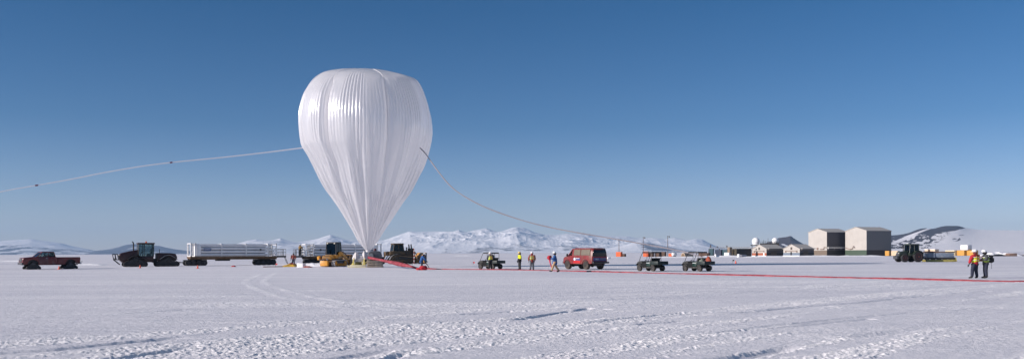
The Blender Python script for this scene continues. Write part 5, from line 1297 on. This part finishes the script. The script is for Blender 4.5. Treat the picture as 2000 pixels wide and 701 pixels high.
def far_camp(heap):
    RB = mat('rust_red_band', (.30, .085, .04), .6, var=.08); BB = mat('slate_blue_band', (.13, .17, .22), .6, var=.08)
    BR = mat('brown_band', (.15, .115, .085), .6, var=.08); GB = mat('dark_green_band', (.045, .075, .05), .6, var=.08)
    WH = WHITE
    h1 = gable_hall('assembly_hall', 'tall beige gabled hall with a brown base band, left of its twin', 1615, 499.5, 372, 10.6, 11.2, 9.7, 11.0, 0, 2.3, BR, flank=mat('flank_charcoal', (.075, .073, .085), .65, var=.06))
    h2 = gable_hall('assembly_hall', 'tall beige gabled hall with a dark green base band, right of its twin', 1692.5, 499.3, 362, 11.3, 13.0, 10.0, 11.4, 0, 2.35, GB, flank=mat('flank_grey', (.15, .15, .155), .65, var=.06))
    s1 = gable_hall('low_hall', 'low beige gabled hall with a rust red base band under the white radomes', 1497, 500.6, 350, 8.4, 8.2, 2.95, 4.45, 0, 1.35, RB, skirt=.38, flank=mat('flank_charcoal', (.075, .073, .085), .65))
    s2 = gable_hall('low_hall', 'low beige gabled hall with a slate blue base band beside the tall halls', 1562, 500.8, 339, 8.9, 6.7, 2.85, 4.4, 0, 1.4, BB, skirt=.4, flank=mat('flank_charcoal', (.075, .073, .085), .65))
    DK = mat('dark_roof_trim', (.08, .065, .055), .7)
    for t, W in ((s1, 8.4), (s2, 8.9)):
        B().b(.03, .25, -W * .86, -W * .14, 2.0, 2.16).b(.03, .3, -W * .86, -W * .82, 1.6, 2.2).b(.03, .3, -W * .18, -W * .14, 1.6, 2.2).build('awning_rail', mat('rail_brown', (.22, .15, .12), .7), t)
        B().b(.02, .1, -W * .55, -W * .45, 2.6, 3.5).build('vent', DK, t)
    B().b(.04, .1, -1.75, -1.1, .36, 2.0).build('door', WH, s1)
    B().b(.04, .12, -4.9, -4.2, .38, 1.75).build('door', BLK, s2)
    B().b(.02, .14, -6.2, -5.6, 2.5, 3.0).build('window', DGREY, s1)
    for t, L in ((s1, 8.2), (s2, 6.7)):
        B().b(-L, -.3, .28, 1.1, 2.95, 3.1).b(-L, -.3, .28, 1.05, 2.55, 2.62).build('eave_canopy', ROOFM, t)
        B().b(-L * .6, -L * .25, .06, .1, .4, 1.9).build('side_door', DK, t)
    # duct that runs along the shaded flank of the left tall hall
    b = B().b(-11.0, .0, .35, .95, 3.15, 3.55).b(-11.0, .0, .4, .9, 3.72, 3.8)
    for k in range(9): b.bar([(-10.9 + k * 1.2, .65, 3.5), (-10.3 + k * 1.2, .65, 3.75)], .07)
    for k in range(4): b.bar([(-.4 - k * 3.4, .0, 2.6), (-.4 - k * 3.4, .65, 3.2)], .1)
    b.build('pipe_gantry', mat('gantry_white', (.6, .58, .55), .6), h1)
    B().tube([(.2, -.3, 3.4), (.35, -1.2, 3.6), (.35, -1.5, 2.8), (.3, -3.6, 2.75)], .14, 8).b(.02, .3, -5.6, -4.8, 2.6, 3.4, .02).build('wall_pipe', mat('rail_brown', (.22, .15, .12), .7), h1)
    B().tube([(.2, -11.0, 3.3), (.35, -8.6, 2.7), (.35, -7.3, 2.9), (.35, -6.5, 4.0), (.3, -6.0, 3.2)], .13, 8).build('wall_pipe', mat('rail_brown', (.22, .15, .12), .7), h2)
    B().b(-.5, .4, .05, .45, 6.5, 6.62).build('lamp_arm', STEEL, h2)
    # radome platform behind the first low hall
    D = 364; k_ = D / F
    x0, x1 = (1467 - 1000) * k_, (1521 - 1000) * k_
    p = thing('radome_platform', 'dark raised platform with railings behind the low hall with the rust red band', 'platform', ((x0 + x1) / 2, D, 0), -15)
    w = (x1 - x0) / 2; zt = 4.55
    B().b(-w, w, -2, 2, zt - .35, zt).b(-w * .35, w, -1.8, 1.8, zt, zt + .5).build('deck', mat('platform_dark', (.035, .032, .03), .7), p)
    for sx in (-.9, -.3, .3, .9):
        for sy in (-1.7, 1.7): B().b(sx * w - .12, sx * w + .12, sy - .12, sy + .12, 0, zt - .35).build('leg', DGREY, p)
    b = B()
    for k in range(9): b.tube([(-w * .3 + k * w * .16, -1.9, zt), (-w * .3 + k * w * .16, -1.9, zt + 1.2)], .05, 6)
    for z in (.6, 1.2): b.tube([(-w * .3, -1.9, zt + z), (w, -1.9, zt + z)], .05, 6)
    b.build('railing', BLK, p)
    for k, hh in ((-.1, 2.0), (.22, 2.6), (.02, 1.7)): B().tube([(w * k, 0, zt + .5), (w * k, 0, zt + hh)], .05, 6).build('antenna', DGREY, p)
    def radome(px, py, rpx, label, ped):
        x = (px - 1000) * k_; r = rpx * k_; z = H + (hor(px) - py) * k_
        t = thing('radome', label, 'radome', (x, D - .2, zt + .003), 0, 'radomes on the platform')
        B().ell((0, 0, z - zt), r, 32, 20).build('dome', mat('radome_white', (.82, .82, .82), .45, var=.03), t)
        B().lathe([(r * .95, 0), (r * .95, .15), (r * .62, .22), (r * .6, max(.3, z - zt - r * .72))], n=24).build('base_ring', ped, t)
    radome(1476, 471.2, 7.4, 'larger white radome on the left end of the dark platform', WH)
    radome(1513.8, 470.2, 6.4, 'smaller white radome at the right end of the dark platform', DGREY)
    # crates, containers and sheds
    def crate(name, label, px, py, w, dp, h, m, az=204, cat='container', group=None, z=None, dy=0, ribs=True):
        x, y = gpt(px, py); y += dy; x = (px - 1000) / F * y
        t = thing(name, label, cat, (x, y, -.03 if z is None else z), az, group)
        B().b(-dp, 0, -w, 0, .1, h, .03).build('shell', m, t)
        b = B()
        if ribs:
            for k in range(int(w / .5)): b.b(0, .035, -.25 - k * .5 - .2, -.25 - k * .5, .2, h - .12)
            for k in range(int(dp / .5)): b.b(-.25 - k * .5 - .2, -.25 - k * .5, 0, .035, .2, h - .12)
            b.build('ribbed_panel', m, t)
        B().b(-dp, -dp + .3, -w, 0, 0, .1).b(-.3, 0, -w, 0, 0, .1).build('skid', BLK, t)
        return t
    CY = mat('container_yellow', (.52, .27, .05), .6, var=.1); CT = mat('container_tan', (.60, .46, .32), .6, var=.08); CW = mat('container_white', (.80, .80, .80), .5, var=.04)
    CO = mat('container_orange', (.58, .12, .04), .6, var=.15); CB = mat('container_brown', (.085, .05, .035), .7, var=.25); CTL = mat('container_teal', (.03, .07, .085), .6, var=.2)
    CC = mat('container_cream', (.66, .58, .38), .6, var=.06); CD = mat('shed_charcoal', (.045, .047, .05), .7, var=.15); CDB = mat('container_navy', (.03, .04, .07), .6, var=.2)
    g = 'containers by the right hill'
    crate('storage_container', 'yellow container standing against the right tall hall', 1736, 499.6, 1.9, .8, 2.0, CY, group=g)
    crate('storage_container', 'pale tan container left of the green tractor', 1753, 499.4, 3.2, 1.2, 2.0, CT, group=g)
    crate('storage_container', 'cream container at the right end of the grader', 1864, 499.2, 4.2, 1.6, 2.1, CC, group=g)
    c1 = crate('storage_container', 'yellow container under the white box', 1883, 499.2, 3.2, 2.0, 2.1, CY, group=g)
    crate('storage_container', 'yellow container nearest the person in the red parka', 1904, 499.2, 3.6, 1.8, 2.1, CY, group=g)
    x, y = c1.location.x, c1.location.y
    t = crate('storage_container', 'white box stacked on top of the yellow containers', 1889.5, 499.2, 3.1, 2.4, 2.0, CW, z=2.08, group=g, dy=.6)
    for px, w, lab in ((1812, 1.8, 'low beige hut roof behind the grader, left one'), (1826, 2.8, 'low beige hut behind the middle of the grader')):
        t = crate('hut', lab, px, 497.5, w, 2.6, 2.7, CT, cat='hut', ribs=False, group='huts behind the grader'); B().b(-2.8, .2, -w - .2, .2, 2.7, 2.85).build('roof', CW, t)
    # left part of the camp
    go = 'orange containers by the utility poles'
    crate('storage_container', 'orange container at the foot of the leftmost utility pole', 1212, 501.2, 3.6, .9, 1.95, CO, group=go)
    crate('crate', 'low dark brown crate right of the leftmost orange container', 1219.5, 501.2, 1.6, .8, 1.2, CB, cat='crate')
    crate('storage_container', 'bright orange container behind the left utility vehicle', 1265, 501.4, 3.2, .6, 2.1, CO, group=go)
    for px, lab in ((1274, 'dark brown crate right of the bright orange container'), (1287, 'brown slatted crate in the middle of the dark row'), (1298, 'brown crate at the right end of the dark row')):
        crate('crate', lab, px, 501.4, 2.7, .8, 1.95, CB, cat='crate', group='dark crates behind the left utility vehicle')
    crate('storage_container', 'narrow white locker between the dark brown crates', 1277.3, 501.35, .9, .4, 1.95, CW, dy=-1.2)
    crate('storage_container', 'small orange box beside the tall right utility pole', 1312, 501.2, 2.2, .5, 1.3, CO, group=go)
    crate('crate', 'flat brown crate stack behind the right utility vehicle', 1383, 501.4, 5.8, 1.0, 1.5, CB, cat='crate')
    crate('storage_container', 'teal container left of the navy containers', 1392, 501.2, 2.2, .6, 3.0, CTL, group='containers left of the domed hall')
    crate('storage_container', 'navy container under the pipe bridge', 1408, 501.0, 3.8, 1.0, 2.7, CDB, group='containers left of the domed hall', dy=6)
    crate('storage_container', 'dark teal container right of the navy one', 1420, 501.0, 2.9, .8, 2.6, CTL, group='containers left of the domed hall', dy=5)
    crate('storage_container', 'grey white storage box in the snow drift before the brown tower', 1423, 501.2, 2.6, .7, 1.55, CW, dy=-2)
    crate('tower', 'narrow weathered brown tower under the pipe bridge', 1425, 501.0, 1.3, 1.2, 3.6, mat('tower_brown', (.24, .18, .13), .7, var=.2), cat='tower', dy=2)
    crate('shed', 'tan shed between the brown tower and the charcoal shed', 1435, 501.0, 2.6, 1.0, 2.9, mat('shed_tan', (.38, .29, .17), .7, var=.2), cat='shed', dy=4)
    t = crate('shed', 'long charcoal shed left of the low hall with the rust red band', 1437, 500.8, 1.0, 7.4, 3.0, CD, cat='shed', dy=2)
    x, y = gpt(1442.5, 501.8)
    t = thing('dome_hut', 'small white domed hut with a grey annex before the charcoal shed', 'hut', (x, y, -.03), 204)
    q = B().lathe([(.58, 0), (.58, .55), (.5, .85), (.32, 1.08), (.02, 1.15)], n=20); q.build('dome', CW, t)
    B().b(-2.6, -.4, -.2, .9, 0, .85, .04).build('annex', mat('annex_grey', (.30, .30, .33), .6), t)
    B().b(.57, .6, -.08, .08, .3, .75).b(.56, .6, -.2, .2, .5, .58).build('hatch', DGREY, t)
    x, y = gpt(1397.5, 501.7)
    t = thing('dome_hut', 'tiny white pointed hut before the navy container', 'hut', (x, y, -.03), 204)
    B().lathe([(.42, 0), (.42, .6), (.2, .95), (.03, 1.2)], n=16).build('dome', CW, t); B().b(.40, .44, -.14, .14, .1, .55).build('door', DGREY, t)
    # quonset hut with tank
    x, y = gpt(1334, 501.4)
    t = thing('arched_hut', 'tan arched hut beside a white round tank behind the utility vehicles', 'hut', (x, y, -.03), 215)
    pr = [(1.1 * math.cos(a), 1.55 * math.sin(a)) for a in [math.pi * k / 14 for k in range(15)]]
    b = B(); n = len(pr)
    b.loft([[Vector((xx, yy, zz)) for yy, zz in pr] for xx in (0, -1.4, -2.8, -4.2)]); b.build('arched_shell', mat('hut_tan', (.42, .33, .24), .7, var=.12), t)
    b = B().loft([[Vector((xx, yy * .8, zz * .8)) for yy, zz in pr] for xx in (.003, .05)]); b.build('end_wall', mat('hut_end_brown', (.16, .10, .05), .7, var=.3), t)
    x, y = gpt(1317, 501.4)
    t = thing('round_tank', 'white round tank on a stand left of the tan arched hut', 'tank', (x, y, -.03), 200)
    B().lathe([(.02, -.9), (.5, -.85), (.68, -.6), (.7, .5), (.6, .8), (.02, .88)], axis='x', n=22, c=(0, 0, .95)).build('tank_body', CW, t); B().b(-.5, .5, -.5, .5, 0, .4, .03).build('stand', BLK, t)
    B().tube([(.3, .4, .3), (.3, .4, 2.4)], .05, 6).build('vent_pipe', BLK, t)
    # pipe bridge on trestles
    D = 356
    xa, xb = (1388 - 1000) / F * D, (1470 - 1000) / F * D
    t = thing('pipe_bridge', 'pale lattice pipe bridge running over the containers towards the domed hall', 'pipe bridge', (xa, D + 3, 0), 0)
    Lb = xb - xa; b = B()
    z0, z1 = 2.95, 3.5
    for z in (z0, z1): b.b(0, Lb, -.12, .12, z, z + .12)
    n = 16
    for k in range(n): b.bar([(Lb * k / n, 0, z0 + .1), (Lb * (k + .5) / n, 0, z1)], .06); b.bar([(Lb * (k + .5) / n, 0, z1), (Lb * (k + 1) / n, 0, z0 + .1)], .06)
    b.build('lattice_girder', mat('gantry_grey', (.38, .36, .35), .6, var=.2), t)
    for k in (0, .25, .44, .72, 1): B().b(Lb * k - .1, Lb * k + .1, -.5, -.35, 0, z0).b(Lb * k - .1, Lb * k + .1, .35, .5, 0, z0).b(Lb * k - .1, Lb * k + .1, -.5, .5, z0 - .12, z0).build('trestle', mat('gantry_dark', (.10, .085, .08), .7), t)
    for k, hh in ((.04, 4.6), (.2, 4.0), (.43, 4.3)): B().b(Lb * k - .18, Lb * k + .18, -.2, .2, z1, hh).build('valve_box', mat('gantry_dark', (.10, .085, .08), .7), t)
    # utility poles
    for px, py, top, lab in ((1209, 501.2, 466, 'shortest utility pole, behind the leftmost orange container'), (1256.3, 501.2, 462.2, 'utility pole behind the left utility vehicle'), (1304.2, 501.2, 460, 'tallest utility pole, between the two right utility vehicles')):
        x, y = gpt(px, py); y += 2; hp = H + (hor(px) - top) / F * y
        t = thing('utility_pole', lab, 'utility pole', (x * (y / (y - 2)), y, -.03), 0, 'utility poles in the distance')
        B().tube([(0, 0, 0), (0, 0, hp)], [.15, .10], 8).build('shaft', mat('pole_wood', (.13, .105, .10), .85), t)
        B().b(-.06, .7, -.06, .06, hp - .35, hp - .2).ell((.62, 0, hp - .4), (.22, .15, .3), 10, 8).build('lamp_bracket', mat('pole_wood', (.13, .105, .10), .85), t)
    # piles at the far right
    for px, py, m, sx, sy, h, lab, nm in ((1946.5, 500.3, BLK, 1.9, 1.6, .55, 'low black pile on the snow right of the backpack wearer', 'material_pile'), (1969, 500.2, mat('pile_brown', (.20, .12, .085), .8, var=.3), 1.9, 1.5, 1.0, 'stack of brown timber right of the black pile', 'timber_stack')):
        x, y = gpt(px, py); y -= 1
        t = thing(nm, lab, 'pile', (x, y, .05), 0)
        if nm == 'material_pile': heap(18, 14, sx, sy, h, 33).build('sheeting', m, t, 60)
        else:
            for k in range(4): B().b(-1.9 + .9 * (k > 1) + .1 * k, 1.8, -1.2, 1.2, .24 * k, .24 * k + .22, .01).build('timber_layer', m, t)
    x, y = gpt(1998, 499.8)
    t = thing('timber_stack', 'thin dark timber line on the snow at the far right edge', 'pile', (x, y, .1), 0)
    for k in range(2): B().b(-2.4, 3.0, -.5 + .6 * k, 0 + .6 * k, .0, .22, .01).build('timber_layer', CB, t)
    # antenna mast far out on the ice and a pale block
    x, y = gpt(1189, 505.5); t = thing('ice_block', 'pale block of snow standing on the flat right of the van', 'snow block', (x, y), 20)
    B().box((0, 0, .25), (1.1, .7, .5), bev=.06, top=.8).build('block', mat('drift_snow', (.85, .85, .87), .8), t)
    # heaps of ploughed snow
    def bank(px, py, sx, sy, h, sd, dy=0):
        x, y = gpt(px, py); o = heap(30, 20, sx, sy, h, sd).build('snow_bank', bpy.data.materials.get('packed_snow') or mat('drift_snow', (.85, .85, .87), .8), None, 60)
        o.location = (x, y + dy, gz(x, y) - .03); o['kind'] = 'structure'
    for a in ((604, 518.8, 2.0, 1.2, .30, 41), (622, 519.6, 1.6, 1.0, .34, 42), (672, 518.2, 2.6, 1.2, .26, 43), (640, 517.2, 2.2, 1.0, .3, 44), (1958, 500.0, 3.6, 3, 1.25, 45, 5), (1984, 500, 3.2, 3, .9, 46, 4), (1934, 500, 2.2, 2, .55, 47, 4), (1412, 501.6, 8, 2, .5, 48), (1322, 502.6, 9, 2, .35, 49), (1500, 501.9, 9, 2, .35, 50), (1600, 501.0, 9, 2, .4, 55), (1680, 500.8, 9, 2, .4, 56), (1150, 503.0, 10, 2, .3, 51), (905, 500, 6, 2, .35, 52), (20, 511, 7, 2, .3, 53), (170, 517.5, 3, 1.5, .22, 54)): bank(*a)
# ------------------------------------------------------------------ assemble
pickup(); quad_tractor()
tr1 = gas_trailer()
x, y = gpt(455, 518.2)
tr1.location = (x, y, gz(x, y)); tr1.rotation_euler = (0, 0, R(180 + 16.8 + 14)); tr1.scale = (.95, 1, .955); tr1['label'] = 'gas tube trailer with a blue sign, coupled behind the red articulated tractor'
x, y = gpt(668, 516.0)
tr2 = copy_tree(tr1, skip=('sign_plate',)); tr2.location = (x, y, gz(x, y)); tr2.rotation_euler = (0, 0, R(10.5 + 16)); tr2['label'] = 'gas tube trailer behind the yellow loader, a person on its end platform'
tr2.scale = (.93, .95, .96)
loader(); dozer(); van(); green_tractor()
u1 = utv(); u1['label'] = 'utility vehicle with a white sack aboard and a person in yellow vest beside it'
x, y = gpt(958, 525.0); u1.location = (x, y, gz(x, y)); u1.rotation_euler = (0, 0, R(136)); u1.scale = (.93,) * 3
u2 = copy_tree(u1); x, y = gpt(1271.5, 529.0); u2.location = (x, y, gz(x, y)); u2.rotation_euler = (0, 0, R(124)); u2['label'] = 'dark green utility vehicle with an empty bed in front of the bright orange container'
u3 = copy_tree(u1); x, y = gpt(1361.5, 529.2); u3.location = (x, y, gz(x, y)); u3.rotation_euler = (0, 0, R(123)); u3['label'] = 'dark green utility vehicle with bags and an orange sack piled in its bed'
for u in (u1, u2, u3): u.scale = (.93,) * 3
all_people()
px_, py_ = tr2.location.x, tr2.location.y
a = tr2.rotation_euler.z; ox, oy = -7.15 * .95, -.5
person('person in dark brown jacket standing on the second trailer\'s railed end platform', 0, 0, 60, dict(elbL=(.1, .3, 1.3), wriL=(.25, .15, 1.5), elbR=(.08, -.28, 1.18), wriR=(.28, -.2, 1.2)), jacket='brownyellow', trousers='black', hat=HATW, hood='black', hem=.85,
       at=(px_ + ox * math.cos(a) - oy * math.sin(a), py_ + ox * math.sin(a) + oy * math.cos(a)), z=gz(px_, py_) + 1.46 * .96)
heap = launch_gear()
# loads on the utility vehicles
def on(u, lx, ly, lz):
    a = u.rotation_euler.z; s = u.scale.x
    return (u.location.x + s * (lx * math.cos(a) - ly * math.sin(a)), u.location.y + s * (lx * math.sin(a) + ly * math.cos(a)), u.location.z + s * lz)
def sack(u, pos, r, m, label, grp=None):
    t = thing('sack', label, 'sack', on(u, *pos), 30, grp)
    B().ell((0, 0, r[2] * .93), r, 18, 12, lambda d: 1 + .1 * math.sin(5 * d.x + 3 * d.y) + .07 * math.sin(7 * d.z + 2 * d.x)).build('bag', m, t, 60)
    B().ell((0, 0, r[2] * 1.9), (r[0] * .3, r[1] * .3, .08), 10, 6).build('tied_neck', m, t, 60)
OFFW = mat('sack_off_white', (.50, .47, .42), .8, bump=.3); SGRN = mat('bag_grey_green', (.16, .19, .16), .8, bump=.3)
sack(u1, (-.35, .1, .93), (.28, .34, .36), OFFW, 'bulging off white sack on the seat of the utility vehicle by the yellow vest')
sack(u3, (-.95, .3, .72), (.26, .28, .24), SGRN, 'grey green bag in the front of the right utility vehicle\'s bed', 'bags in the right utility vehicle')
sack(u3, (-1.05, -.25, .72), (.26, .26, .22), OFFW, 'off white bag in the middle of the right utility vehicle\'s bed', 'bags in the right utility vehicle')
sack(u3, (-1.45, -.1, .72), (.2, .3, .34), mat('sack_rust', (.30, .06, .03), .8, bump=.3), 'rust orange sack at the tail of the right utility vehicle\'s bed', 'bags in the right utility vehicle')
far_camp(heap)
balloon()
mountains()
snow_ground()

# ------------------------------------------------------------------ air
hz = B().b(-19500, 19500, -1500, 19000, -3, 560).build('haze', mat('haze_surface', (1, 1, 1)))
hm = bpy.data.materials.new('haze_air'); hm.use_nodes = True; nt = hm.node_tree
nt.nodes.remove(nt.nodes['Principled BSDF'])
pv = nt.nodes.new('ShaderNodeVolumePrincipled'); pv.inputs['Color'].default_value = (.46, .68, 1.0, 1); pv.inputs['Density'].default_value = HAZE; pv.inputs['Anisotropy'].default_value = 0.0
nt.links.new(pv.outputs[0], nt.nodes['Material Output'].inputs['Volume'])
hz.data.materials.clear(); hz.data.materials.append(hm); hz['kind'] = 'stuff'
if HAZE <= 0: bpy.data.objects.remove(hz)

# ------------------------------------------------------------------ light and camera
w = bpy.data.worlds.new('World'); C.world = w; w.use_nodes = True; nt = w.node_tree
bg = nt.nodes['Background']; sky = nt.nodes.new('ShaderNodeTexSky'); sky.sky_type = 'NISHITA'; sky.sun_disc = False
sky.sun_elevation = R(SUN_EL)
sv = Vector((-math.cos(R(SUN_AZ)) * math.cos(R(SUN_EL)), -math.sin(R(SUN_AZ)) * math.cos(R(SUN_EL)), math.sin(R(SUN_EL))))   # towards the sun
sky.sun_rotation = math.atan2(sv.x, sv.y)
sky.altitude = SKY['alt']; sky.air_density = SKY['air']; sky.dust_density = SKY['dust']; sky.ozone_density = SKY['oz']
tcw = nt.nodes.new('ShaderNodeTexCoord'); sx_ = nt.nodes.new('ShaderNodeSeparateXYZ'); nt.links.new(tcw.outputs['Generated'], sx_.inputs[0])
rp = nt.nodes.new('ShaderNodeValToRGB'); nt.links.new(sx_.outputs['Z'], rp.inputs[0])   # sky tint by height; above the view it is raised to add neutral fill
e = rp.color_ramp.elements
while len(e) > 1: e.remove(e[0])
e[0].position = 0.0; e[0].color = (*SKYT[0][1], 1)
for pos, col in SKYT[1:]:
    q = e.new(pos); q.color = (*col, 1)
mxs = nt.nodes.new('ShaderNodeMix'); mxs.data_type = 'RGBA'; mxs.blend_type = 'MULTIPLY'; mxs.inputs['Factor'].default_value = 1
nt.links.new(sky.outputs[0], mxs.inputs['A']); nt.links.new(rp.outputs[0], mxs.inputs['B'])
nt.links.new(mxs.outputs['Result'], bg.inputs['Color']); bg.inputs['Strength'].default_value = SKY['str']
sl = bpy.data.lights.new('sun', 'SUN'); sl.energy = SUN_E; sl.angle = R(.53); sl.color = SUN_C
so = bpy.data.objects.new('sun', sl); COL.objects.link(so); so.rotation_euler = (-sv).to_track_quat('-Z', 'Y').to_euler(); so.location = (-40, -20, 30)
cd = bpy.data.cameras.new('camera'); cam = bpy.data.objects.new('camera', cd); COL.objects.link(cam); C.camera = cam
cd.sensor_width = 36; cd.lens = 36 * F / 2000; cd.shift_y = (493.3 - 350.5) / 2000; cd.clip_start = .1; cd.clip_end = 60000
cam.matrix_world = Matrix.Translation((0, 0, H)) @ Matrix.Rotation(R(90), 4, 'X') @ Matrix.Rotation(ROLL, 4, 'Z')
C.view_settings.view_transform = 'Standard'; C.view_settings.look = 'None'; C.view_settings.exposure = EXPO; C.view_settings.gamma = 1
C.render.engine = 'CYCLES'; C.cycles.use_denoising = True
try: C.cycles.denoiser = 'OPENIMAGEDENOISE'
except Exception: pass
C.cycles.max_bounces = 14; C.cycles.diffuse_bounces = 6; C.cycles.glossy_bounces = 3; C.cycles.transparent_max_bounces = 12; C.cycles.volume_bounces = 0
C.cycles.caustics_reflective = False; C.cycles.caustics_refractive = False
